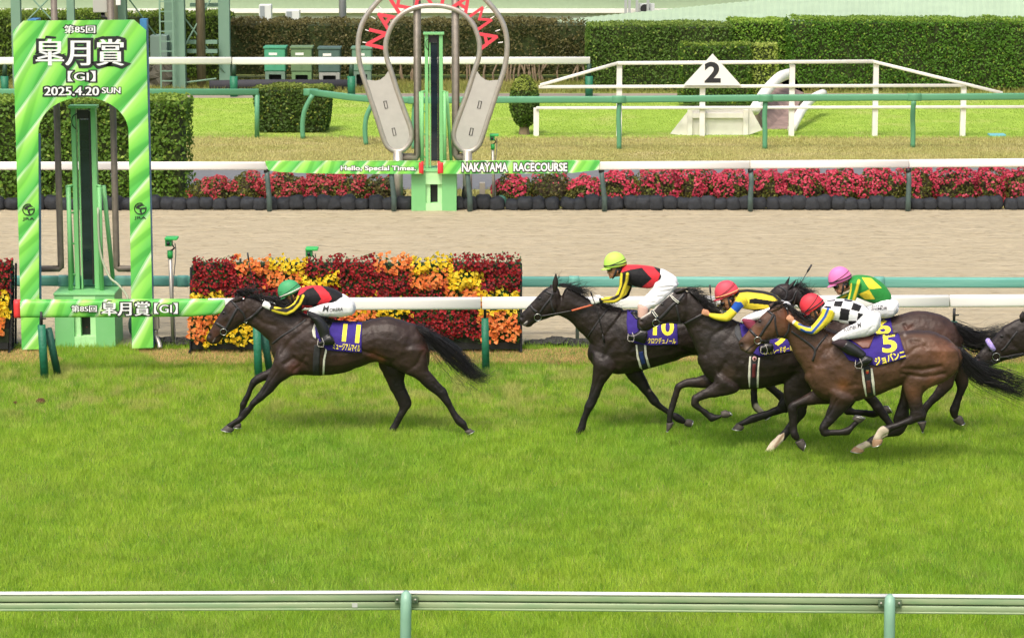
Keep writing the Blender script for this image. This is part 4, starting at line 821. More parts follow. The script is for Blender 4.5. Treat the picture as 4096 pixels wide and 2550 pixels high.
def fuse(parts, voxel, smooth=6, fac=.5):
    V, F = join(*parts)
    me = bpy.data.meshes.new('t'); me.from_pydata(V.tolist(), [], [tuple(f) for f in F])
    bm = bmesh.new(); bm.from_mesh(me); bmesh.ops.recalc_face_normals(bm, faces=bm.faces); bm.to_mesh(me); bm.free()
    o = bpy.data.objects.new('t', me); C.objects.link(o)
    r = o.modifiers.new('r', 'REMESH'); r.mode = 'VOXEL'; r.voxel_size = voxel; r.adaptivity = 0
    s_ = o.modifiers.new('s', 'SMOOTH'); s_.iterations = smooth; s_.factor = fac
    bpy.context.view_layer.update(); dg = bpy.context.evaluated_depsgraph_get(); m2 = bpy.data.meshes.new_from_object(o.evaluated_get(dg))
    n = len(m2.vertices); V = np.empty(n*3); m2.vertices.foreach_get('co', V); V = V.reshape(-1, 3)
    N = np.empty(n*3); m2.vertices.foreach_get('normal', N); N = N.reshape(-1, 3)
    nl = len(m2.loops); li = np.empty(nl, int); m2.loops.foreach_get('vertex_index', li)
    if nl == 4*len(m2.polygons): F = li.reshape(-1, 4)
    else: F = [tuple(p.vertices) for p in m2.polygons]
    bpy.data.objects.remove(o); bpy.data.meshes.remove(me); bpy.data.meshes.remove(m2)
    return V, F, N
def seg_dist(U, Vv, poly):
    d = np.full(len(U), 1e9)
    for (a, b), (c, e) in zip(poly[:-1], poly[1:]):
        dx, dy = c-a, e-b; L2 = dx*dx+dy*dy+1e-9
        t = np.clip(((U-a)*dx+(Vv-b)*dy)/L2, 0, 1); d = np.minimum(d, np.hypot(U-a-t*dx, Vv-b-t*dy))
    return d
def inpoly(U, Vv, poly):
    ins = np.zeros(len(U), bool); n = len(poly)
    for i in range(n):
        (x1, y1), (x2, y2) = poly[i], poly[(i+1) % n]
        c = ((y1 > Vv) != (y2 > Vv)) & (U < (x2-x1)*(Vv-y1)/((y2-y1) or 1e-9)+x1); ins ^= c
    return ins
def smst(x): x = np.clip(x, 0, 1); return x*x*(3-2*x)
def paint(cols, U, Vv, ops):
    for op in ops:
        if op[0] == 'blob':
            _, u, v, r, c, s_ = op; k = s_*np.exp(-((U-u)**2+(Vv-v)**2)/(2*(r*.6)**2))
        elif op[0] == 'line':
            _, poly, r, c, s_ = op; k = s_*smst(1.5-seg_dist(U, Vv, poly)/r)
        else:
            _, poly, c = op; k = inpoly(U, Vv, poly).astype(float)
        cols[:] = cols*(1-k[:, None])+np.array(lin(c))*k[:, None]
    return cols
def drape(UVF, bvh, off, Y, thick=0., maxl=.02, mirror=False):
    """lay flat pixel-traced shapes on the surface the bvh holds"""
    bm = bmesh.new(); UV, F = UVF; s_ = S(Y)
    vs_ = [bm.verts.new((a/s_, -b/s_, 0)) for a, b in UV]
    for f in F:
        try: bm.faces.new([vs_[i] for i in f])
        except ValueError: pass
    bmesh.ops.triangulate(bm, faces=bm.faces[:])
    for _ in range(7):
        es = [e for e in bm.edges if e.calc_length() > maxl]
        if not es: break
        bmesh.ops.subdivide_edges(bm, edges=es, cuts=1); bmesh.ops.triangulate(bm, faces=[f for f in bm.faces if len(f.verts) > 3])
    o = Vector((0, 0, CH)); V = []; last = None
    for v in bm.verts:
        u_, v_ = v.co.x*s_, -v.co.y*s_; r = ray(u_, v_); h = bvh.ray_cast(o, r)
        if h[0] is None or abs(h[0].y-Y) > .9:
            q = P(u_, v_, Y-.08); h = bvh.find_nearest(q)
        p = h[0]; V.append(tuple(p-r*off+h[1]*0.0))
    bm.verts.index_update()
    F = [tuple(v.index for v in f.verts) for f in bm.faces]; bm.free(); V = np.array(V)
    if thick:      # closed thin sheet
        n = len(V); cnt = {}
        for f in F:
            for a, b in zip(f, f[1:]+f[:1]): cnt[(a, b)] = 1
        bd = [(a, b) for a, b in cnt if (b, a) not in cnt]
        V2 = V+np.array([0, thick, 0]); V = np.vstack([V, V2])
        F = F+[tuple(i+n for i in reversed(f)) for f in F]+[(b, a, a+n, b+n) for a, b in bd]
    if mirror:
        V2 = V.copy(); V2[:, 1] = 2*Y-V2[:, 1]; V, F = join((V, F), (V2, [tuple(reversed(f)) for f in F]))
    return V, F
def polyUV(poly): 
    tri = tessellate_polygon([[Vector((a, b, 0)) for a, b in poly]]); return np.array(poly), [tuple(t) for t in tri]
def strapUV(poly, wpx):
    P2 = crom(np.array(poly, float), 4) if len(poly) > 2 else np.array(poly, float); T = np.gradient(P2, axis=0); T /= np.linalg.norm(T, axis=1)[:, None]+1e-9
    Nn = np.stack([-T[:, 1], T[:, 0]], 1)*wpx/2; UV = np.vstack([P2+Nn, P2-Nn]); n = len(P2)
    return UV, [(i, i+1, i+1+n, i+n) for i in range(n-1)]
def strands(guides, n, r0, spread, taper=.35, jit=.02, k=9, seed=0):
    """guides: list of polylines (world) ; hair blended between neighbouring guides"""
    rg = np.random.default_rng(seed); Gs = [crom(np.array(g, float), 3) for g in guides]; L = min(len(g) for g in Gs); Gs = [g[np.linspace(0, len(g)-1, k).astype(int)] for g in Gs]
    parts = []
    for i in range(n):
        t = rg.random()*(len(Gs)-1); a = int(min(t, len(Gs)-2)) if len(Gs) > 1 else 0; f = t-a
        g = Gs[a]*(1-f)+Gs[a+1]*f if len(Gs) > 1 else Gs[0].copy()
        ln = rg.uniform(.72, 1.0); idx = np.linspace(0, (k-1)*ln, k); g = np.stack([np.interp(idx, np.arange(k), g[:, c]) for c in range(3)], 1)
        wv = np.cumsum(rg.normal(0, jit, (k, 3)), 0)*np.linspace(0, 1, k)[:, None]
        g = g+wv+rg.normal(0, 1, 3)*spread*np.linspace(.35, 1, k)[:, None]
        rr = np.linspace(r0, r0*taper*.4, k)
        parts.append(tube(g.tolist(), rr, 3))
    return join(*parts)
M_coat = mat('horse_coat', rough=.50, noise=.35, nscale=5, attr=True, bump=.22, bscale=45, spec=.38, sheen=0)
M_hoof = mat('hoof_horn', '453f39', .6, noise=.3, nscale=20)
M_shoe = mat('horseshoe_metal', (.55, .55, .53), .35, metal=.9)
M_hair = mat('horse_hair', (.012, .010, .010), .38, noise=.3, nscale=30)
M_eye = mat('horse_eye', (.006, .004, .004), .28, spec=.5)
M_padw = mat('cream_pad', 'd8d6c6', .8)
M_web = mat('black_webbing', (.02, .02, .022), .7)
def horse(key, Y, H, label):
    """H: dict of traced chains and colours"""
    dx = H.get('dx', 0); dv = H.get('dv', 0); parts = []
    for c in H['chains']: parts.append(loft(stations(c, Y)))
    for c in H.get('chains_off', []): parts.append(loft(stations(c, Y, dx, dv)))
    s_ = S(Y)
    ears = []
    for (o, bx, by, tx, ty, wpx, yo) in H['ears']:
        b = cv(o, bx, by); t = cv(o, tx, ty); L = math.hypot(t[0]-b[0], t[1]-b[1]); nx, ny = -(t[1]-b[1])/L*wpx/2, (t[0]-b[0])/L*wpx/2
        R = []
        for f, k, wd in ((-.25, .6, 2.0), (.1, .9, 2.6), (.4, 1.05, 2.3), (.75, .62, 1.4), (1.05, .12, .5)):
            x, y = b[0]+(t[0]-b[0])*f, b[1]+(t[1]-b[1])*f; R.append((x+nx*k, y+ny*k, x-nx*k, y-ny*k, wd))
        ears.append(loft(stations((yo, 'p', *R), Y), 14, 4))
    V, F, N = fuse(parts, .0125, 8, .5)
    U, Vv = proj(V)
    near = (V[:, 1] < Y).astype(float)
    for poly, wpx, dep in H.get('creases', []):
        dd = seg_dist(U, Vv, poly); V -= N*(np.exp(-(dd/wpx)**2)*dep*1.35*np.clip(-N[:, 1]*1.6, 0, 1)*near)[:, None]
    V += N*(.010*(vn1(U/26+3, Vv/26)-.5)+.005*(vn2(U/11, Vv/11)-.5))[:, None]
    zz = V[:, 2]
    cols = np.tile(np.array(lin(H['coat'])), (len(V), 1))
    k = smst((H.get('z1', .98)-zz)/.34)*H.get('dark', .9); cols = cols*(1-k[:, None])+np.array(lin(H['points']))*k[:, None]
    paint(cols, U, Vv, H.get('paint', []))
    ex, ey = H['eye']; nx, ny = H['nostril']
    paint(cols, U, Vv, [('blob', nx, ny, 15, (.006, .003, .003), 1.), ('line', H.get('mouth', [(0, 0), (1, 1)]), 3.5, (.008, .006, .006), .9), ('blob', ex, ey, 17, (.006, .004, .004), .8)])
    for (cx, cy, r, dep) in ((nx, ny, 6, .02),): V -= N*(np.exp(-((U-cx)**2+(Vv-cy)**2)/r**2)*dep*np.clip(-N[:, 1], 0, 1)*near)[:, None]
    zg = 0.0
    root = thing('racehorse', (float(V[:, 0].mean()), Y, 0), label, 'horse', 'racehorses galloping down the turf')
    body = mk('body', (V, F), M_coat, root, True, cols)
    bvh = BVHTree.FromPolygons([Vector(v) for v in V], [tuple(f) for f in (F.tolist() if isinstance(F, np.ndarray) else F)])
    for ea in ears:
        U2, V2_ = proj(ea[0]); ce = np.tile(np.array(lin(H.get('earc', H['coat'])))*.8, (len(ea[0]), 1)); mk('ear', ea, M_coat, root, True, ce)
    # eye ball
    for sg in (1, -1):
        h = bvh.ray_cast(Vector((0, 0, CH)), ray(ex, ey)); p = h[0] if h[0] else P(ex, ey, Y-.08)
        if sg < 0: p = Vector((p.x, 2*Y-p.y, p.z))
        mk('eye', ball(p+Vector((0, .006*sg, 0)), .026, .018, .020), M_eye, root, True)
    # hooves
    for hi, hf in enumerate(H['hooves']):
        R = stations(hf[:1]+tuple(q for q in hf[1:]), Y, dx if hf[0] > 90 else 0, dv if hf[0] > 90 else 0) if False else stations(hf, Y)
        V1, F1 = loft(R, 16, 3, 2.2, .08); h = mk('hoof', (V1, F1), H['hoofmat'] if 'hoofmat' in H and hi > 1 else M_hoof, root, True)
        e = R[-1]; pts = [e[:3]+e[3:6]*1.0*math.cos(a)+np.array([0, e[6]*.97*math.sin(a), 0]) for a in np.linspace(0, 2*math.pi, 14, endpoint=False)]
        mk('horseshoe', tube(pts, .0055, 5, closed=True), M_shoe, h, True)
    # mane and tail
    if 'mane' in H:
        for i, (o, gs, n, sp) in enumerate(H['mane']):
            gd = [[P(*cv(o, x, y), Y+yy) for x, y, yy in g] for g in gs]
            mk('mane', strands(gd, n, .0052, sp, seed=i+3), M_hair, root, True)
    if 'tail' in H:
        gd = [[P(*cv(H['tail'][0], x, y), Y+yy) for x, y, yy in g] for g in H['tail'][1]]
        a = strands(gd, 240, .0050, .016, seed=9, jit=.012, k=11); b = strands(gd, 110, .0032, .10, seed=19, jit=.03, k=11)
        mk('tail', join(a, b), M_hair, root, True)
    # tack
    for nm, m, poly, w_, off in H.get('straps', []):
        mk(nm, drape(strapUV(poly, w_*(1.45 if w_ < 9 and 'stripe' not in nm else 1)), bvh, off, Y, .004, .03, True), m, root, True)
    if 'cloth' in H:
        VF = drape(polyUV(H['cloth']), bvh, .020, Y, .006, .035, True); cl = mk('saddle_cloth', VF, M_purple, root, True)
        cb = BVHTree.FromPolygons([Vector(v) for v in VF[0]], VF[1])
        for nm, txt, (u0, v0, u1, v1), off, rot in H['print']:
            for t, UV, FF in text_px(txt, u0, v0, u1, v1, off, None, rot): o = mk(nm, drape((UV, FF), cb, .003, Y, 0, .03), M_yel, cl); o['label'] = 'yellow '+('number ' if nm == 'cloth_number' else 'katakana ')+'lettering '+txt
    for nm, m, poly, off in H.get('patches', []):
        mk(nm, drape(polyUV(poly), bvh, off, Y, .006, .03, True), m, root, True)
    for (u, v, r) in H.get('rings', []):
        h = bvh.ray_cast(Vector((0, 0, CH)), ray(u, v)); p = h[0] if h[0] else P(u, v, Y-.06); rr = r/s_
        yy = min(p.y, Y-.04)-.015; c0 = P(u, v, yy)
        for sg in (1, -1):
            yq = yy if sg > 0 else 2*Y-yy
            mk('bit_ring', tube([(c0.x+rr*math.cos(a), yq, c0.z+rr*math.sin(a)) for a in np.linspace(0, 2*math.pi, 20, endpoint=False)], .0045, 6, closed=True), M_chrome, root, True)
    for nm, m, pts, rad, yo in H.get('tubes', []):
        q = crom(np.array([P(u, v, Y+yo) for u, v in pts]), 4); mk(nm, tube(q.tolist(), rad, 6), m, root, True)
    return root, bvh
M_cloth = mat('jockey_clothing', rough=.7, attr=True, noise=.06, nscale=12, bump=.75, bscale=16, sheen=.05, spec=.3, stretch=(1, 1, .55))
M_helm = mat('helmet_cover', rough=.6, attr=True, spec=.5)
def hand(o, wx, wy, kx, ky, Y, yo, sz=1.):
    """closed fist: wrist pixel -> knuckle pixel"""
    a = np.array(P(*cv(o, wx, wy), Y+yo)); b = np.array(P(*cv(o, kx, ky), Y+yo)); d_ = b-a; d_[1] = 0; d_ /= np.linalg.norm(d_)+1e-9
    p_ = np.array([-d_[2], 0, d_[0]]); p_ = p_ if p_[2] > 0 else -p_; yv = np.array([0, 1., 0]); parts = []
    R = [np.concatenate([a+d_*t, p_*h*sz, [wd*sz]]) for t, h, wd in ((-.01, .024, .02), (.02, .03, .019), (.05, .038, .019), (.078, .037, .018))]
    parts.append(loft(np.array(R), 12, 2)); c = a+d_*.078
    for j, (q, ln) in enumerate(((.029, .030), (.010, .034), (-.009, .032), (-.027, .026))):
        k = c+p_*q*sz; pts = [k-d_*.01, k+d_*ln*.7, k+d_*ln+yv*.014, k+d_*ln*.75+yv*.032, k-d_*.004+yv*.036]
        parts.append(tube([tuple(x) for x in pts], [.0102*sz, .0105*sz, .0100*sz, .009*sz, .0075*sz], 8))
    k = a+d_*.03+p_*.026*sz+yv*.01; parts.append(tube([tuple(x) for x in (k, k+d_*.022+p_*.012, k+d_*.045+p_*.010+yv*.008, k+d_*.062+p_*.002+yv*.014)], [.013*sz, .012*sz, .0105*sz, .008*sz], 8))
    return parts
def jockey(Y, J, label):
    s_ = S(Y); allp = []
    tor = stations(J['torso'], Y); arms = [stations(J['arm'], Y)]; far = list(J['arm']); far[0] = -far[0]+0
    if 'farm' in J: arms.append(stations(J['farm'], Y))
    else: arms.append(stations((17, *[(q if isinstance(q, str) else tuple(q[:5])) for q in J['arm'][1:]]), Y, *J.get('fshift', (14, -4))))
    def side(spec, sg, dxy=(0, 0)):
        sp = [spec[0]*sg] + [(q if isinstance(q, str) else (q if len(q) < 6 else (*q[:5], q[5]*sg))) for q in spec[1:]]
        return stations(tuple(sp), Y, *dxy)
    pel = stations(J['pelvis'], Y); th = [side(J['thigh'], 1), side(J['thigh'], -1, (6, -5))]
    sh = [side(J['shin'], 1), side(J['shin'], -1, (6, -5))]; ft = [side(J['foot'], 1), side(J['foot'], -1, (6, -5))]
    for i_, R in enumerate(sh+ft):
        R[:, 3:6] *= 1.18; R[:, 6] *= 1.12; R[:, 1] += (-1 if i_ % 2 == 0 else 1)*(np.linspace(.02, .075, len(R)) if i_ < 2 else .085)
    def thin(R, k): R = R.copy(); R[:, 3:6] *= k; R[:, 6] *= k; return R
    # body: one continuous surface
    hx = J['head']; c = P(*cv(hx[0], hx[1], hx[2]), Y); fa = math.radians(hx[3]); from_dir = Vector((-math.cos(fa), 0, -math.sin(fa))); upd = Vector((-math.sin(fa)*-1*-1, 0, math.cos(fa)))
    fwd = Vector((-math.cos(fa), 0, -math.sin(fa))); upv = Vector((-math.sin(fa), 0, math.cos(fa)))
    rot = __import__('mathutils').Matrix((( -fwd.x, 0, upv.x), (0, 1, 0), (-fwd.z, 0, upv.z)))
    parts = [ball(c, .092, .075, .108, 20, 14, rot)]
    def hp(f, y, u): return c+fwd*f+Vector((0, y, 0))+upv*u
    parts.append(ball(hp(.050, 0, -.065), .048, .050, .052, 14, 9, rot))        # jaw
    parts.append(ball(hp(.085, 0, -.105), .020, .024, .018, 12, 8, rot))        # chin
    parts.append(tube([hp(.088, 0, .005), hp(.103, 0, -.022), hp(.112, 0, -.040), hp(.095, 0, -.048)], [.010, .012, .014, .010], 8))   # nose
    parts.append(tube([hp(.088, -.018, -.068), hp(.102, 0, -.068), hp(.088, .018, -.068)], [.006, .009, .006], 8))     # lips upper
    parts.append(tube([hp(.084, -.016, -.081), hp(.097, 0, -.081), hp(.084, .016, -.081)], [.006, .009, .006], 8))
    for sg in (-1, 1):
        parts.append(ball(hp(-.015, sg*.076, -.025), .020, .010, .030, 10, 8, rot))   # ear
        parts.append(ball(hp(.070, sg*.030, .018), .018, .026, .014, 10, 8, rot))     # brow
    nk = (tor[0, :3]+tor[1, :3])/2
    parts.append(tube([hp(-.02, 0, -.05), tuple(nk), tuple(tor[1, :3])], [.058, .056, .06], 12))
    parts.append(loft(thin(tor, .84))); parts.append(loft(thin(pel, .84)))
    for R in arms+th+sh+ft: parts.append(loft(thin(R, .80), 12, 3))
    hands = []; 
    for hd in J['hands']: hands.append(hand(hd[0], *hd[1:5], Y, hd[5]))
    for h_ in hands: parts += h_
    V, F, N = fuse(parts, .0068, 3, .5); U, Vv = proj(V)
    cols = np.tile(np.array(lin(J.get('skin', 'c08a68'))), (len(V), 1)); paint(cols, U, Vv, [('blob', *[float(x) for x in proj(np.array([hp(.1, 0, -.072)]))[0]], *[float(x) for x in proj(np.array([hp(.1, 0, -.072)]))[1]], 5, 'a85a4c', .6)])
    b = hp(0, 0, 0)
    root = thing('person', (b.x, Y, 1.3), label, 'jockey', 'jockeys riding the racehorses')
    m_sk = mat('skin_painted', rough=.5, attr=True, noise=.06)
    mk('body', (V, F), m_sk, root, True, cols)
    hair = [hp(-.04, sg*.052, -.02) for sg in (-1, 1)]
    mk('hair', join(*[ball(q, .05, .03, .045, 12, 8, rot) for q in hair]), M_hair, root, True)
    # jacket
    pj = [loft(tor, 24, 4)]+[loft(R, 14, 4) for R in arms]
    V, F, N = fuse(pj, .0068, 3, .5); U, Vv = proj(V); cols = np.tile(np.array(lin(J['base'])), (len(V), 1)); 
    ff = V[:, 1] > Y+.02
    paint(cols, U, Vv, J['silks']); jk = mk('jacket', (V, F), M_cloth, root, True, cols)
    # breeches
    V, F, N = fuse([loft(pel, 20, 4)]+[loft(R, 16, 4) for R in th], .0075, 5, .5); U, Vv = proj(V)
    for poly, wpx, dep in J.get('folds', []):
        dd = seg_dist(U, Vv, poly); V -= N*(np.exp(-(dd/wpx)**2)*dep)[:, None]
    cols = np.tile(np.array(lin('e4e4e6')), (len(V), 1)); br = mk('breeches', (V, F), M_cloth, root, True, cols)
    bvh = BVHTree.FromPolygons([Vector(v) for v in V], [tuple(f) for f in np.asarray(F).tolist()] if isinstance(F, np.ndarray) else F)
    for txt, u0, v0, u1, v1, rot_, shear in J.get('words', []):
        for t, UV, FF in text_px(txt, u0, v0, u1, v1, .012, None, rot_, 0, shear): mk('breeches_lettering', drape((UV, FF), bvh, .006, Y, 0, .03), M_ink, br)
    # boots and socks
    for i in range(2):
        n_s = J.get('sockn', 2); R = sh[i]
        if 'sock' in J: mk('sock', loft(R[:n_s+1], 14, 4), mat('sock_'+J['sock'], J['sock'], .8), root, True)
        V, F, N = fuse([loft(R[min(n_s, len(R)-2) if 'sock' in J else 0:]*np.array([1, 1, 1, 1.04, 1.04, 1.04, 1.04]), 14, 4), loft(ft[i], 14, 3)], .007, 2, .5); mk('boot', (V, F), M_leather, root, True)
        e = ft[i]; q = e[len(e)//2]; lowz = q[2]-abs(q[5])-.012
        x0 = float(e[:, 0].min())+.02; x1 = x0+.11; yy = float(q[1])
        if J.get('stirrup', True):
            mk('stirrup', tube([(x0-.01, yy-.03, lowz+.10), (x0-.02, yy-.055, lowz+.02), (x0+.0, yy-.06, lowz), (x0+.06, yy-.06, lowz-.004), (x0+.07, yy-.055, lowz+.05), (x0+.04, yy-.045, lowz+.12)], .0042, 6), M_steel, root, True)
    # gloves
    if J.get('glove'):
        for h_ in hands:
            V, F, N = fuse([(v+0, f) for v, f in h_], .006, 1, .5); V = V+N*.0035; mk('glove', (V, F), mat('glove_white', 'dcdcd8', .7), root, True)
    # helmet
    o, x0, y0, x1, y1, tx, ty = J['helmet']; a = P(*cv(o, x0, y0), Y); b = P(*cv(o, x1, y1), Y); t = P(*cv(o, tx, ty), Y); mid = (a+b)/2
    e1 = (a-b)/2; la = e1.length; n1 = e1.normalized(); e3 = Vector((0, 1, 0)); e2 = n1.cross(e3); e2 = e2 if e2.z > 0 else -e2; hh = (t-mid).dot(e2)
    V, F = [], []; n, m = 28, 12
    for j in range(m+1):
        th_ = (math.pi/2)*j/m*1.0
        for k in range(n):
            ph = 2*math.pi*k/n; r = math.sin(th_)**.88; V.append(mid+e2*hh*math.cos(th_)+n1*la*r*math.cos(ph)+e3*.108*r*math.sin(ph))
    for k in range(n):           # rim turned down a little
        ph = 2*math.pi*k/n; V.append(mid-e2*.022+n1*la*.99*math.cos(ph)+e3*.107*math.sin(ph))
    for j in range(m+1):
        for k in range(n): F.append((j*n+k, (j+1)*n+k, (j+1)*n+(k+1) % n, j*n+(k+1) % n))
    V = np.array([tuple(v) for v in V]); cols = np.tile(np.array(lin(J['cap'])), (len(V), 1))
    hm = mk('helmet', (V, F), M_helm, root, True, cols); hm.modifiers.new('s', 'SOLIDIFY').thickness = .008
    pk = []
    for k in range(-7, 8):
        ph = k/7*1.15; pk.append(mid-e2*.016+n1*la*math.cos(ph)+e3*.107*math.sin(ph))
    out = [mid-e2*.034+n1*(la+.055*math.cos(k/7*1.35))*math.cos(k/7*1.05)+e3*.112*math.sin(k/7*1.1) for k in range(-7, 8)]
    vv = [tuple(q) for q in pk+out]; pf = [(i, i+1, i+16, i+15) for i in range(14)]
    bk = mk('helmet_peak', (np.array(vv), pf), mat('peak_'+J.get('peak', J['cap']), J.get('peak', J['cap']), .45), hm, True); bk.modifiers.new('s', 'SOLIDIFY').thickness = .007
    def band(v0_, off, wd_, colr, nm):
        wd_ *= 1.35          # band round the helmet, tilted
        pts = []
        for k in range(33):
            ph = 2*math.pi*k/32; hgt = v0_+off*math.cos(ph); zc = max(0., min(.97, hgt/hh)); r = math.sqrt(1-zc*zc)**.88+.012
            pts.append(mid+e2*hgt+n1*(la*r+.003)*math.cos(ph)+e3*(.110*r+.003)*math.sin(ph))
        mk(nm, tube(pts[:-1], wd_, 6, closed=True), mat('band_'+colr, colr, .6), hm, True)
    for bd in J.get('bands', [(.012, 0, .006, '16161a', 'helmet_strap'), (.03, -.03, .005, '16161a', 'helmet_strap')]): band(*bd)
    # goggles and chin harness
    gp = [hp(.055, -.074, .012), hp(.082, -.055, .008), hp(.100, -.022, .004), hp(.103, 0, .002), hp(.100, .022, .004), hp(.082, .055, .008), hp(.055, .074, .012)]
    mk('goggles', tube(gp, [.012, .022, .026, .022, .026, .022, .012], 8), mat('goggle_lens', '14161c', .12, spec=.8), root, True)
    for sg in (-1, 1):
        mk('chin_strap', tube([hp(-.03, sg*.086, .03), hp(.0, sg*.088, -.02), hp(.02, sg*.078, -.06), hp(.045, sg*.055, -.105), hp(.06, 0, -.125)], [.012, .014, .016, .010, .008], 8), M_web, root, True)
    return root
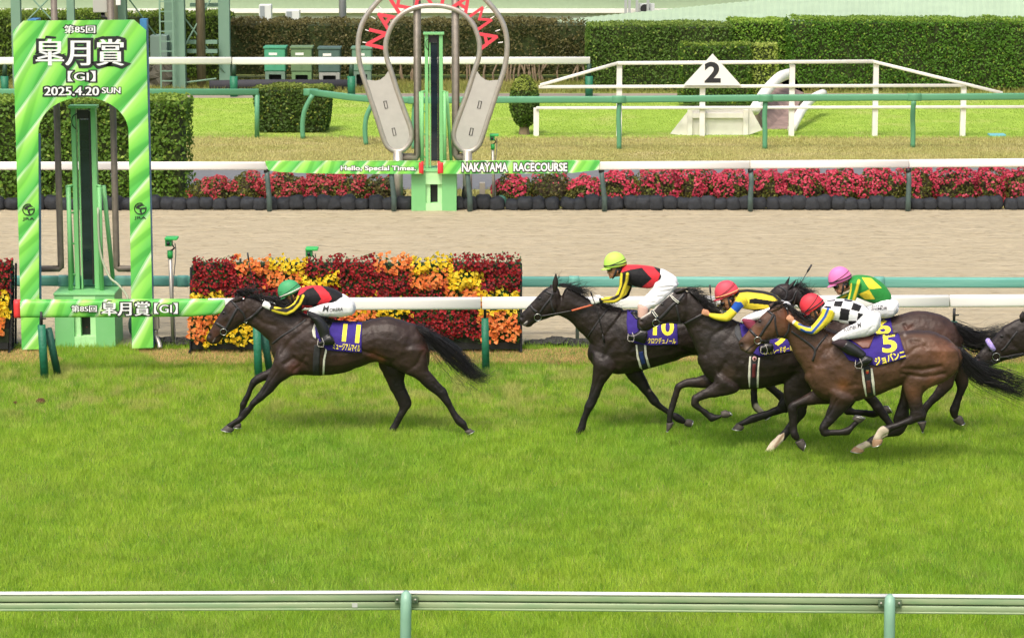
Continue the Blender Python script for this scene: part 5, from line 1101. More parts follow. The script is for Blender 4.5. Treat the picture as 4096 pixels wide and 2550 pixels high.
# ================================================================== racehorses and jockeys, traced pose by pose
def sc(o, *xy): return pl(o, *xy)
Y11, Y10, Y9, Y5, Y6, YE = 37.9, 38.0, 36.85, 35.9, 37.8, 36.9
H11 = dict(mouth=sc('A', 215,1085, 260,1000, 330,950), earc='3a2a24', coat='32241e', points='131010', eye=cv('A', 385, 605), nostril=cv('A', 150, 965), z1=1.0,
 chains=[
  (0, 'p', (1112,1318,1094,1430,10), (1150,1290,1118,1475,17), (1195,1262,1165,1496,21), (1245,1256,1225,1500,25), (1310,1272,1300,1500,28), (1380,1284,1370,1492,29), (1450,1284,1440,1466,29), (1505,1272,1505,1446,27), (1560,1266,1580,1468,27), (1620,1283,1640,1480,25), (1668,1302,1682,1485,19), (1698,1345,1706,1470,12)),
  (0, 'p', (1240,1262,1092,1420,16), (1190,1240,1078,1368,13), (1130,1224,1050,1340,10), (1080,1206,1025,1318,8.5), (1030,1192,1000,1302,8), (985,1183,975,1292,7.5)),
  (0, 'p', (958,1183,990,1290,8), (925,1196,968,1298,10), (900,1222,945,1314,9.5), (880,1252,922,1326,8), (862,1283,903,1341,6.6), (845,1310,888,1356,6), (829,1335,870,1375,5.5), (825,1350,850,1377,4)),
  (-14, 'p', (1120,1370,1215,1470,10,-10), (1100,1420,1195,1495,9.5), 'C', (880,310,1200,420,8), (800,500,1060,520,6.4), (700,660,900,690,5.2), (590,790,800,770,4.8), (555,830,740,830,4.8), (515,900,655,885,4), (440,960,590,970,3.3), (365,1060,510,1060,3.2), (305,1100,425,1150,3.9), (200,1180,320,1215,3.4), (180,1195,300,1250,4)),
  (13, 'C', (960,150,1000,420,7), (930,245,890,480,6), (780,335,805,490,5.6), (640,410,700,530,5), (555,500,650,575,4.8), (510,650,600,660,4), (430,800,540,810,4), (400,860,520,870,4), (395,950,480,935,3.2), (360,1060,430,1050,3.6), (340,1130,420,1130,3.6)),
  (-13, 'p', (1560,1385,1706,1395,13), (1553,1440,1711,1440,11), 'D', (750,300,1255,270,9), (900,390,1270,330,7.5), (1060,460,1350,420,6), (1200,590,1460,550,4.8), (1350,710,1535,612,4.4), (1470,820,1572,700,4.2), (1550,930,1640,850,3.3), (1630,1070,1720,1000,3.1), (1710,1185,1845,1130,4), (1790,1250,1890,1235,3.5), (1830,1290,1930,1260,3.8)),
  (13, 'p', (1510,1410,1630,1430,9), 'D', (460,240,890,400,8.5), (560,450,870,500,7), (630,600,890,600,6), (700,730,950,720,5), (770,880,993,830,4.5), (780,945,975,905,4.3), (745,1030,890,1020,3.4), (690,1130,820,1140,3.2), (630,1245,765,1250,3.9), (590,1310,720,1330,3.5))],
 hooves=[(-14, 'C', (180,1195,300,1250,4.6), (140,1230,302,1285,5.6), (95,1270,270,1305,6.2)), (13, 'C', (320,1170,420,1170,4.6), (290,1230,420,1240,6)), (-13, 'D', (1830,1290,1930,1255,4.6), (1870,1350,1990,1290,5.8)), (13, 'D', (590,1310,715,1330,4.6), (540,1380,700,1400,6))],
 ears=[('A', 570,400, 690,345, 20, -6), ('A', 600,350, 720,300, 18, 5)],
 creases=[(sc('A', 1950,700, 1700,850, 1450,1050, 1300,1250), 10, .012), (sc('A', 1700,1450, 1500,1330, 1350,1420), 9, .010), (sc('A', 850,650, 1000,750, 1200,820), 9, .007), (sc('B', 150,800, 400,880, 580,960), 7, .014), (sc('B', 380,430, 420,640, 400,860), 12, .008), (sc('B', 1000,560, 900,800, 900,1100), 16, .009), (sc('C', 1000,330, 880,500, 760,700), 4, .006), (sc('D', 1330,520, 1460,640), 4, .005), (sc('A', 500,560, 420,760), 6, .005), (sc('A', 750,600, 720,760, 620,820), 6, .006), (sc('C', 1450,100, 1350,250, 1250,330), 8, .008), (sc('B', 1180,820, 1050,1050, 900,1150), 8, .008)],
 paint=[('blob', 860,1335,30,'5b3526',.7), ('blob', 890,1300,22,'4a2f25',.5), ('blob', 1180,1470,34,'5a3426',.55), ('blob', 1490,1420,26,'6a3c28',.6), ('blob', 1525,1437,16,'8a5238',.6), ('blob', 1700,1400,26,'4f2f25',.6), ('blob', 1540,1520,26,'3a2620',.5), ('blob', 1350,1440,50,'3d2a22',.6), ('line', sc('A', 210,1070, 250,1010), 3, 'b9a8a0', .8)],
 mane=[('A', [[(640,340,-.05), (560,300,-.08), (520,340,-.10), (500,380,-.11)], [(640,340,.0), (700,240,-.03), (900,230,-.03), (1030,240,0)], [(720,330,-.04), (850,300,-.09), (950,330,-.11), (1010,400,-.12)]], 120, .018),
       ('A', [[(800,330,-.03), (950,340,-.05), (1100,390,-.06), (1250,440,-.05)], [(1050,370,-.02), (1200,400,-.06), (1350,440,-.08), (1450,520,-.09)], [(1150,380,-.02), (1300,370,-.04), (1400,400,-.05), (1480,450,-.05)], [(1250,480,-.03), (1400,520,-.06), (1550,600,-.08), (1650,640,-.08)]], 240, .020)],
 tail=('B', [[(1060,405,0), (1250,480,-.02), (1480,620,-.02), (1700,740,-.02), (1900,980,0), (2080,1150,0), (2200,1130,0), (2300,1080,0)], [(1100,450,-.04), (1250,560,-.05), (1440,720,-.05), (1650,880,-.05), (1860,1090,-.03), (2040,1230,-.03), (2200,1260,0), (2270,1160,0)], [(1120,500,.03), (1260,620,.0), (1400,800,0), (1580,980,0), (1780,1160,0), (2000,1260,0), (2120,1340,0), (2230,1340,0)]]),
 straps=[('bridle', M_strap, sc('A', 480,380, 560,470, 600,520), 7, .007), ('bridle', M_strap, sc('A', 600,520, 540,620, 460,770, 410,860), 7, .007), ('noseband', M_strap, sc('A', 220,745, 320,810, 410,860), 7, .008), ('bridle', M_strap, sc('A', 600,520, 690,610, 730,720), 5, .007), ('rein', M_strap, sc('A', 430,910, 560,880, 720,740, 850,650, 1000,500), 7, .02), ('girth', M_web, [(1271,1380),(1265,1430),(1264,1490),(1268,1504)], 26, .010), ('breast_strap', M_strap, sc('A', 1700,700, 1500,850, 1300,980, 1150,1100), 5, .007)],
 patches=[('girth_edging', M_padw, [(1302,1392),(1310,1392),(1300,1440),(1297,1498),(1290,1498),(1292,1440)], .014), ('pad_edge', M_padw, [(1257,1293),(1268,1300),(1262,1330),(1264,1356),(1252,1346),(1248,1320)], .014), ('saddle', M_leather, [(1262,1262),(1340,1268),(1330,1290),(1310,1330),(1275,1330),(1266,1290)], .026)],
 cloth=[(1268,1285), (1332,1289), (1448,1282), (1446,1345), (1447,1410), (1400,1408), (1308,1400), (1285,1375), (1264,1345), (1260,1310)],
 print=[('cloth_number', '11', (1370,1296,1440,1368), .03, .10), ('name_lettering', 'ミュージアムマイル', (1332,1373,1441,1401), .02, .10)],
 rings=[(894, 1327, 13), (984,1284,6)])
H10 = dict(mouth=sc('E', 130,1205, 210,1150, 300,1100), coat='211813', points='110f0f', eye=cv('E', 400, 775), nostril=cv('E', 100, 1080), z1=.85,
 chains=[
  (0, 'p', (2374,1345,2358,1440,9), (2410,1300,2383,1472,16), (2450,1262,2430,1488,20), (2500,1238,2485,1496,24), (2560,1242,2562,1482,28), (2630,1250,2635,1463,29), (2700,1252,2705,1440,28), (2760,1248,2768,1420,26), (2820,1250,2835,1435,26), (2880,1262,2900,1452,24), (2930,1285,2945,1455,19), (2965,1325,2970,1435,11)),
  (0, 'E', (1720,920,1215,1560,17), (1550,897,1170,1440,14), (1400,870,1060,1330,11), (1250,825,960,1225,9.5), (1120,740,870,1140,8.5), (980,655,790,1085,8), (840,590,720,1055,8)),
  (0, 'E', (650,560,720,1050,8.5), (545,590,650,1055,10), (450,640,560,1080,9.5), (370,720,470,1105,8), (290,810,385,1135,6.6), (200,910,320,1165,6), (110,1010,260,1220,5.4), (62,1085,190,1232,4.4), (85,1140,140,1200,2.5)),
  (-14, 'F', (430,220,850,330,10,-9), (440,380,820,480,9), (445,560,740,600,7), (425,720,655,710,5.6), (395,860,590,840,4.8), (350,1000,520,1010,4.6), (300,1110,470,1110,4.9), (290,1170,420,1180,4.1), (255,1270,385,1250,3.2), (215,1380,345,1350,3.2), (195,1450,330,1460,3.9), (150,1530,270,1570,3.4)),
  (13, 'F', (850,430,1190,450,8), (990,630,1240,530,7), (1120,760,1320,690,5.5), (1230,880,1400,850,4.7), (1300,960,1470,930,4.6), (1350,1030,1510,1000,4.7), (1430,1100,1560,1065,4), (1530,1165,1640,1115,3.2), (1620,1222,1720,1180,3.2), (1710,1295,1800,1205,3.8), (1790,1345,1870,1240,4), (1885,1385,1930,1305,3.5)),
  (-13, 'p', (2870,1390,2990,1395,11), (2895,1445,3005,1435,9), (2940,1490,3030,1470,6.5), (2975,1520,3050,1495,5), (3000,1545,3038,1520,4.6), 'H', (1400,640,1520,640,3.6), (1410,800,1530,800,3.3), (1425,900,1550,880,4), (1480,980,1580,920,3.8), (1570,1040,1640,975,3.4)),
  (13, 'p', (2900,1390,2985,1370,10), (2950,1455,3030,1415,7.5), (3010,1505,3062,1468,5.5), 'H', (1640,600,1790,550,4.4), (1760,710,1890,640,3.5), (1870,825,1950,690,3.4), (1970,910,2040,810,3.5), (2030,960,2100,880,3.4))],
 hooves=[(-14, 'F', (150,1530,270,1570,4.4), (110,1580,270,1630,6)), (13, 'F', (1905,1395,1945,1300,4.6), (1960,1425,2010,1305,5.4), (2010,1430,2050,1330,5.6)), (-13, 'H', (1580,1050,1650,990,4.4), (1640,1110,1720,1060,5.6)), (13, 'H', (2040,970,2110,890,4.4), (2110,1030,2180,960,5.4))],
 ears=[('E', 640,600, 655,385, 22, -6), ('E', 600,590, 560,560, 18, 6)],
 creases=[(sc('F', 1100,150, 1000,260, 1150,330), 8, .006), (sc('F', 800,60, 640,300), 12, .010), (sc('E', 650,650, 700,900, 640,1020), 7, .007), (sc('E', 1500,920, 1250,1250, 1180,1400), 9, .007), (sc('F', 560,600, 440,900), 4, .006), (sc('E', 850,700, 1000,800, 1150,860), 10, .006), (sc('F', 1900,180, 2050,250), 8, .010)],
 paint=[('blob', 2480,1460,40,'342823',.6), ('blob', 2640,1440,50,'2e2623',.6), ('line', sc('E', 150,1190, 190,1150), 4, 'd8d2cc', .9), ('line', sc('H', 1510,900, 1600,1000), 12, 'c9bda6', .95), ('blob', *cv('F', 1355,840), 6, 'a08d80', .8)],
 mane=[('E', [[(690,560,-.03), (760,560,-.06), (850,600,-.08), (930,660,-.09)], [(760,550,0), (900,590,-.04), (1050,560,-.03), (1180,610,0)], [(900,600,-.02), (1050,650,-.06), (1150,640,-.04), (1300,680,0)], [(1000,640,-.03), (1120,700,-.07), (1200,760,-.08), (1260,830,-.09)]], 130, .014),
       ('E', [[(1250,820,-.02), (1350,850,-.05), (1450,880,-.06), (1600,900,-.05)], [(1400,860,-.02), (1500,890,-.05), (1650,900,-.04), (1760,910,-.02)]], 50, .012), ('E', [[(660,540,0), (690,480,0), (720,480,0), (735,520,0)]], 16, .01)],
 straps=[('browband', M_strap, sc('E', 450,630, 540,680, 620,710), 6, .007), ('bridle', M_strap, sc('E', 600,640, 575,760, 480,880, 400,1000), 6, .007), ('bridle', M_strap, sc('E', 570,760, 590,900, 640,1010), 5, .007), ('noseband', M_strap, sc('E', 240,880, 290,950, 350,990), 7, .008), ('girth', M_web, sc('F', 1200,80, 1215,200, 1240,380, 1290,500), 30, .010), ('girth_panel', mat('navy_webbing', '1d3270', .7), sc('F', 1215,225, 1235,330, 1260,420), 16, .013), ('breast_strap', M_strap, sc('E', 1500,920, 1350,1110, 1200,1330, 1160,1400), 4, .007)],
 patches=[('girth_edging', M_padw, sc('F', 1130,115, 1155,115, 1175,280, 1240,515, 1195,480, 1145,300), .014), ('girth_edging', M_padw, sc('F', 1262,95, 1297,95, 1310,280, 1370,485, 1330,475, 1275,280), .014), ('saddle', M_leather, sc('E', 1850,1000, 1960,910, 2080,940, 2080,1120, 1930,1100, 1900,1060), .028)],
 cloth=[(2510,1232), (2600,1238), (2706,1242), (2709,1310), (2712,1378), (2650,1378), (2590,1382), (2535,1370), (2512,1335), (2506,1290)],
 print=[('cloth_number', '10', (2612,1272,2696,1341), .03, .02), ('name_lettering', 'クロワデュノール', (2591,1350,2703,1374), .02, .02)],
 rings=[(2151, 1269, 14)], tubes=[('rein', mat('orange_rein', 'c2603c', .6), [(2287,1242),(2330,1230),(2372,1218)], .014, -.12), ('rein', M_strap, [(2163,1264),(2222,1254),(2287,1242)], .010, -.11)])
H9 = dict(mouth=sc('G', 90,930, 180,880, 250,850), coat='261d19', points='131111', eye=cv('G', 400, 550), nostril=cv('G', 60, 820), z1=.85,
 chains=[
  (0, 'p', (2815,1385,2798,1460,9), (2850,1340,2825,1508,16), (2895,1308,2878,1543,20), (2950,1290,2935,1558,24), (3010,1295,3005,1556,28), (3080,1305,3085,1546,29), (3150,1308,3158,1525,28), (3210,1303,3225,1520,26), (3270,1303,3290,1540,26), (3330,1315,3345,1540,24), (3380,1342,3390,1515,18), (3412,1385,3412,1480,10)),
  (0, 'G', (1640,830,1010,1440,17), (1480,760,925,1250,14), (1320,670,860,1090,12), (1180,570,800,970,10.5), (1050,460,770,900,9.5), (930,380,750,870,8.5), (830,320,760,850,8)),
  (0, 'G', (750,295,800,845,8.5), (645,320,700,858,10), (535,370,590,855,10), (430,465,480,850,8.8), (340,550,400,868,7.3), (240,630,320,895,6.3), (140,700,250,925,6), (52,755,180,970,5.5), (12,805,100,970,4.5), (22,860,60,920,2.5)),
  (-14, 'H', (780,280,1240,560,10,-9), (850,400,1230,640,9), (800,520,1125,700,7.3), (680,610,960,730,6), (560,680,760,765,5), (470,735,590,808,5), (450,860,580,830,5), (490,910,610,885,4), (600,990,690,940,3.2), (700,1080,780,1000,3.2), (780,1145,850,1030,4), (880,1105,920,1030,3.5), (940,1080,960,1000,3.5)),
  (13, 'H', (680,380,900,600,8), (630,405,700,612,6.8), (500,430,600,600,6.2), (350,465,420,595,5.2), (240,530,320,608,4.8), (185,600,290,640,4.6), (150,730,255,750,3.5), (100,880,220,880,3.3), (75,980,185,985,4), (65,1080,160,1090,3.6), (62,1150,165,1140,3.8)),
  (-13, 'p', (3160,1430,3370,1430,13), (3148,1490,3310,1500,11), 'J', (345,340,820,350,9), (330,500,760,560,7.5), (370,650,720,700,6), (410,780,695,830,5), (425,920,620,915,4.2), (370,1010,500,1060,3.4), (250,1150,410,1180,3.4), (150,1250,315,1280,3.8), (60,1370,200,1380,3.5), (10,1430,140,1450,3.8)),
  (13, 'p', (3180,1440,3330,1440,10), (3150,1530,3260,1540,8), 'J', (290,560,480,620,6), (240,660,410,790,5), 'H', (1840,880,1960,1000,3.8), (1700,940,1790,1050,3.4), (1550,990,1600,1115,3.3), (1390,1040,1480,1165,3.9), (1320,1085,1400,1180,3.8), (1190,1160,1300,1210,3.7))],
 hooves=[(-14, 'H', (930,985,955,1080,4.4), (1000,955,1040,1078,5.3), (1070,985,1115,1035,5.6)), (13, 'H', (62,1165,182,1150,4.6), (62,1230,150,1230,5.2), (62,1295,90,1290,4.5)), (-13, 'J', (10,1430,130,1450,4.6), (-40,1490,110,1500,5.8)), (13, 'H', (1185,1165,1300,1215,4.6), (1150,1210,1305,1245,5.6), (1112,1258,1270,1276,6))],
 ears=[('G', 650,340, 800,290, 18, -6), ('G', 610,330, 710,290, 15, 5)],
 creases=[(sc('G', 1500,850, 1200,1050, 1100,1350), 10, .010), (sc('H', 1000,200, 900,380), 8, .008), (sc('G', 680,560, 700,700, 640,830), 7, .007), (sc('H', 880,530, 700,640), 4, .006), (sc('G', 780,950, 1000,900, 1250,1000), 12, .006), (sc('H', 1230,150, 1220,400), 9, .006)],
 paint=[('line', sc('G', 545,362, 430,440, 330,540, 230,640, 130,705, 60,750), 6, 'd8d0c4', .95), ('blob', *cv('G', 30,830), 12, '8a6f66', .6), ('blob', *cv('H', 1050,380), 35, '4a3a30', .5), ('blob', *cv('H', 650,500), 20, '4a3a30', .5), ('poly', sc('J', -60,1420, 110,1250, 200,1180, 345,1120, 350,1150, 330,1290, 200,1420, 60,1520), 'd6c6b0'), ('line', sc('J', 330,1150, 200,1340), 5, '8a6244', .7), ('blob', *cv('G', 1200,1100), 60, '3a3635', .5)],
 mane=[('G', [[(760,300,-.02), (900,300,-.03), (1000,320,0), (1080,380,.0)], [(820,310,-.04), (950,420,-.09), (1080,470,-.10), (1180,500,-.08)], [(950,400,-.04), (1080,500,-.09), (1250,560,-.10), (1330,560,-.06)], [(1080,480,-.04), (1180,600,-.10), (1320,640,-.11), (1430,640,-.08)], [(1180,590,-.04), (1250,680,-.10), (1380,700,-.10), (1480,700,-.07)]], 260, .02)],
 straps=[('browband', mat('navy_strap', '1c2238', .6), sc('G', 515,380, 580,460, 665,520), 12, .007), ('browband_stripe', M_padw, sc('G', 520,372, 590,450, 668,510), 3, .013), ('browband_stripe', M_padw, sc('G', 515,392, 575,470, 655,530), 3, .013), ('bridle', M_strap, sc('G', 740,380, 640,500, 560,560, 450,680, 350,780), 8, .007), ('bridle', M_strap, sc('G', 620,560, 650,700, 680,850), 6, .007), ('noseband', mat('navy_strap'), sc('G', 220,640, 280,720, 320,770), 12, .008), ('noseband_stripe', M_padw, sc('G', 216,645, 268,718, 300,760), 3, .014), ('noseband_stripe', M_padw, sc('G', 238,628, 295,700, 328,745), 3, .014), ('rein', M_strap, sc('G', 340,840, 600,880, 720,870, 880,790, 1050,700), 6, .03), ('girth', M_web, sc('H', 1470,80, 1460,250, 1455,450, 1455,600), 27, .010), ('girth_panel', mat('maroon_webbing', '5c1f22', .7), sc('H', 1470,220, 1460,330, 1460,440), 14, .013)],
 patches=[('girth_edging', M_padw, sc('H', 1390,100, 1418,100, 1410,300, 1400,600, 1385,600, 1368,420, 1378,250), .014), ('girth_edging', M_padw, sc('H', 1535,120, 1560,122, 1545,300, 1538,600, 1510,600, 1508,430, 1522,260), .014), ('saddle_pad', mat('grey_pad', '45464a', .8), sc('G', 1610,840, 1640,900, 1660,1060, 1690,1150, 1620,1130, 1560,1030, 1555,920), .016), ('girth_logo', mat('pink_patch', 'd8a8a8', .7), [(3018+9*math.cos(a), 1434+10*math.sin(a)) for a in np.linspace(0, 6.28, 14)[:-1]], .018), ('girth_logo_centre', mat('maroon_webbing'), [(3018+4.5*math.cos(a), 1434+5.5*math.sin(a)) for a in np.linspace(0, 6.28, 10)[:-1]], .0235)],
 cloth=[(2958,1292), (3060,1300), (3160,1302), (3164,1350), (3168,1402), (3105,1414), (3040,1425), (2995,1405), (2970,1360)],
 print=[('cloth_number', '9', (3084,1310,3150,1381), .03, -.12), ('name_lettering', 'マスカレードボール', (3050,1388,3172,1412), .02, -.16)],
 rings=[(2624, 1291, 14)])
H5 = dict(mouth=sc('I', 160,1320, 230,1250, 310,1190), earc='5a4032', coat='503829', points='141111', eye=cv('I', 405, 820), nostril=cv('I', 100, 1190), z1=1.08, dark=.95,
 chains=[
  (0, 'p', (3240,1450,3232,1530,10), (3275,1392,3258,1572,17), (3320,1350,3305,1600,21), (3380,1328,3370,1610,25), (3440,1332,3440,1600,28), (3510,1336,3515,1576,29), (3580,1332,3590,1545,28), (3640,1322,3650,1520,27), (3700,1320,3720,1520,27), (3750,1332,3772,1508,25), (3795,1355,3808,1492,20), (3828,1388,3834,1465,12)),
  (0, 'I', (1640,1000,1150,1700,17), (1450,945,1065,1560,14), (1290,840,985,1430,12), (1130,725,925,1320,10.5), (990,650,890,1220,9.5), (870,590,860,1150,8.8)),
  (0, 'I', (770,545,840,1110,9), (650,562,735,1088,10), (530,635,620,1098,10), (430,725,510,1135,9), (340,832,440,1180,7.6), (260,912,385,1215,6.6), (170,1010,335,1262,6.1), (92,1100,290,1325,6), (55,1160,220,1332,5), (75,1230,140,1300,3)),
  (-14, 'J', (960,330,1500,450,11,-9), (1050,470,1480,600,10), (1080,620,1400,690,7.3), (1040,720,1290,810,6), (990,860,1180,920,5), (930,960,1090,1000,4.9), (900,1060,1045,1045,5), (960,1172,1050,1065,4.8), (1090,1165,1100,1068,3.4), (1240,1163,1250,1062,3.2), (1390,1155,1350,1030,4.2), (1455,1060,1390,1000,3.6), (1550,970,1450,930,3.8)),
  (13, 'J', (850,420,1150,660,9), (780,455,1000,665,7.5), (640,540,830,672,6.3), (520,600,700,685,5.3), (430,655,590,710,5), (400,740,560,765,4.6), (425,900,560,880,3.6), (430,1050,555,1030,3.4), (440,1140,575,1120,4.2), (500,1240,605,1200,3.6)),
  (-13, 'p', (3625,1390,3834,1400,14), 'L', (460,140,1395,180,12.5), (465,280,1200,400,11.5), (475,420,920,520,9), (510,600,815,630,7), (570,780,805,780,5.4), (595,890,850,890,5), (600,965,860,1010,5), (540,1005,720,1080,4.2), (400,1062,520,1130,3.6), (250,1110,340,1195,3.5), (130,1145,260,1250,4.2), (50,1250,160,1310,3.6), (15,1340,155,1345,3.9)),
  (13, 'p', (3620,1450,3740,1450,10), 'L', (470,520,700,560,8), (440,700,630,720,6.5), (380,880,590,900,5.5), (330,1030,600,1040,4.8), 'J', (2080,1000,2230,1150,4.2), (1900,1080,2000,1190,3.5), (1740,1180,1850,1270,3.5), (1640,1250,1740,1340,4), (1520,1310,1640,1370,3.7), (1480,1335,1625,1395,4))],
 hooves=[(-14, 'J', (1565,965,1435,900,4.6), (1610,930,1450,870,5.4), (1645,885,1475,848,5.8)), (13, 'J', (520,1270,645,1215,4.6), (570,1350,680,1260,5.4), (650,1418,688,1290,5.6)), (-13, 'L', (10,1345,168,1345,4.8), (-5,1410,165,1385,5.6), (0,1465,145,1412,5.8)), (13, 'J', (1475,1335,1628,1400,4.8), (1440,1370,1628,1415,5.6), (1408,1415,1590,1438,6))],
 hoofmat=mat('pale_hoof', '96785a', .6, noise=.4, nscale=18, dirt='5a4c40'),
 ears=[('I', 620,630, 775,540, 20, -6), ('I', 600,560, 780,505, 24, 6)],
 creases=[(sc('I', 1750,1150, 1450,1250, 1300,1500), 12, .010), (sc('K', 640,1130, 760,1150, 860,1250), 9, .010), (sc('K', 560,1350, 700,1240, 850,1200), 8, .009), (sc('L', 500,220, 800,240, 1100,180), 9, .012), (sc('L', 480,300, 650,330, 850,350, 1150,300), 8, .012), (sc('J', 1190,590, 1050,850), 4, .008), (sc('I', 650,700, 700,900, 640,1060), 8, .008), (sc('J', 1480,250, 1500,500), 9, .010), (sc('K', 440,1000, 540,1300, 480,1500), 8, .012), (sc('L', 820,520, 800,760), 5, .006), (sc('J', 750,100, 800,350), 8, .008), (sc('J', 1150,330, 1350,400, 1480,350), 12, .008)],
 paint=[('blob', *cv('I', 850,700), 60, '7d4a30', .6), ('blob', *cv('I', 300,1000), 40, '6f4630', .6), ('blob', *cv('I', 200,1260), 14, 'b09a90', .7), ('blob', *cv('I', 130,1210), 14, '4a3833', .6), ('blob', *cv('J', 1300,350), 26, '80502e', .7), ('blob', *cv('K', 1100,1300), 80, '7a4e36', .5), ('blob', *cv('L', 650,600), 30, '6b4630', .6), ('blob', *cv('L', 950,450), 30, '7a4e38', .5), ('blob', *cv('L', 700,950), 20, '2a2120', .7),
        ('poly', sc('L', 130,1120, 200,1140, 265,1200, 245,1280, 165,1330, 170,1480, -20,1480, 0,1380, 60,1200), 'c6baa2'), ('poly', sc('J', 1400,1450, 1440,1350, 1500,1310, 1650,1240, 1740,1300, 1760,1345, 1640,1380, 1630,1440), 'c6baa2'), ('blob', *cv('K', 520,1030), 7, 'b8aca4', .6), ('line', sc('K', 380,1000, 700,960, 1000,990, 1250,1100), 14, '2e2420', .7), ('line', sc('I', 900,620, 1150,740, 1400,900), 14, '221a18', .7), ('blob', *cv('I', 1350,1350), 50, '5e3f2f', .5)],
 mane=[('I', [[(560,610,-.03), (640,570,-.06), (700,540,-.08), (770,545,-.09)], [(600,600,.0), (680,540,-.02), (740,510,-.02), (800,540,0)]], 70, .015), ('I', [[(760,540,-.02), (850,560,-.07), (900,640,-.10), (900,700,-.11)], [(870,590,-.03), (960,680,-.08), (1060,760,-.10), (1200,830,-.10)], [(1000,660,-.03), (1100,740,-.07), (1250,820,-.09), (1400,930,-.08)], [(1200,780,-.02), (1300,850,-.06), (1450,930,-.07), (1580,980,-.05)]], 170, .018)],
 tail=('p', [[(3838,1390,0), (3880,1425,-.03), (3940,1460,-.02), (4010,1475,0), (4080,1500,0), (4150,1530,0), (4220,1560,0)], [(3842,1410,-.03), (3880,1460,-.05), (3930,1500,-.05), (3990,1530,-.03), (4060,1560,0), (4130,1580,0), (4210,1600,0)], [(3842,1425,.02), (3860,1480,0), (3890,1520,0), (3940,1540,0), (4000,1555,0), (4080,1590,0), (4160,1610,0)]]),
 straps=[('browband', M_strap, sc('I', 505,630, 580,690, 640,740), 6, .007), ('bridle', M_strap, sc('I', 620,700, 570,800, 480,930, 400,1060), 7, .007), ('bridle', M_strap, sc('I', 640,740, 650,900, 690,1060), 5, .007), ('noseband', M_strap, sc('I', 220,935, 290,1010, 345,1065), 7, .008), ('rein', M_strap, sc('I', 400,1130, 550,1135, 720,1120, 840,1000, 870,860), 5, .03), ('martingale', M_strap, sc('I', 900,980, 1050,1080, 1200,1190, 1280,1290, 1240,1450), 6, .012), ('martingale', M_strap, sc('I', 1480,1020, 1350,1180, 1280,1290), 5, .012), ('girth', M_web, [(3458,1455),(3468,1480),(3478,1530),(3488,1583)], 28, .010), ('girth_panel', mat('brown_webbing', '5b3226', .7), [(3473,1521),(3476,1545),(3477,1570)], 16, .013)],
 patches=[('girth_edging', M_padw, sc('J', 1580,90, 1610,90, 1640,300, 1672,545, 1650,540, 1600,300), .014), ('girth_edging', M_padw, sc('J', 1730,85, 1757,88, 1790,300, 1805,520, 1780,515, 1745,300), .014), ('saddle', mat('tan_leather', '6e4438', .5), sc('I', 1850,1110, 2050,1080, 2240,1000, 2200,1120, 2150,1240, 2040,1250, 1960,1180), .030), ('girth_crest', mat('red_crest', 'c0402c', .6), sc('J', 1655,135, 1700,130, 1700,165, 1678,182, 1655,165), .017), ('girth_crest_band', mat('gold_crest', 'c8a850', .6), sc('J', 1655,118, 1702,116, 1700,134, 1656,137), .017)],
 cloth=[(3368,1365), (3430,1345), (3500,1330), (3591,1319), (3608,1375), (3625,1430), (3565,1447), (3506,1463), (3450,1452), (3395,1440), (3370,1405)],
 print=[('cloth_number', '5', (3527,1332,3587,1409), .03, -.10), ('name_lettering', 'ジョバンニ', (3497,1413,3622,1446), .03, -.27)],
 rings=[(3031, 1361, 14)])
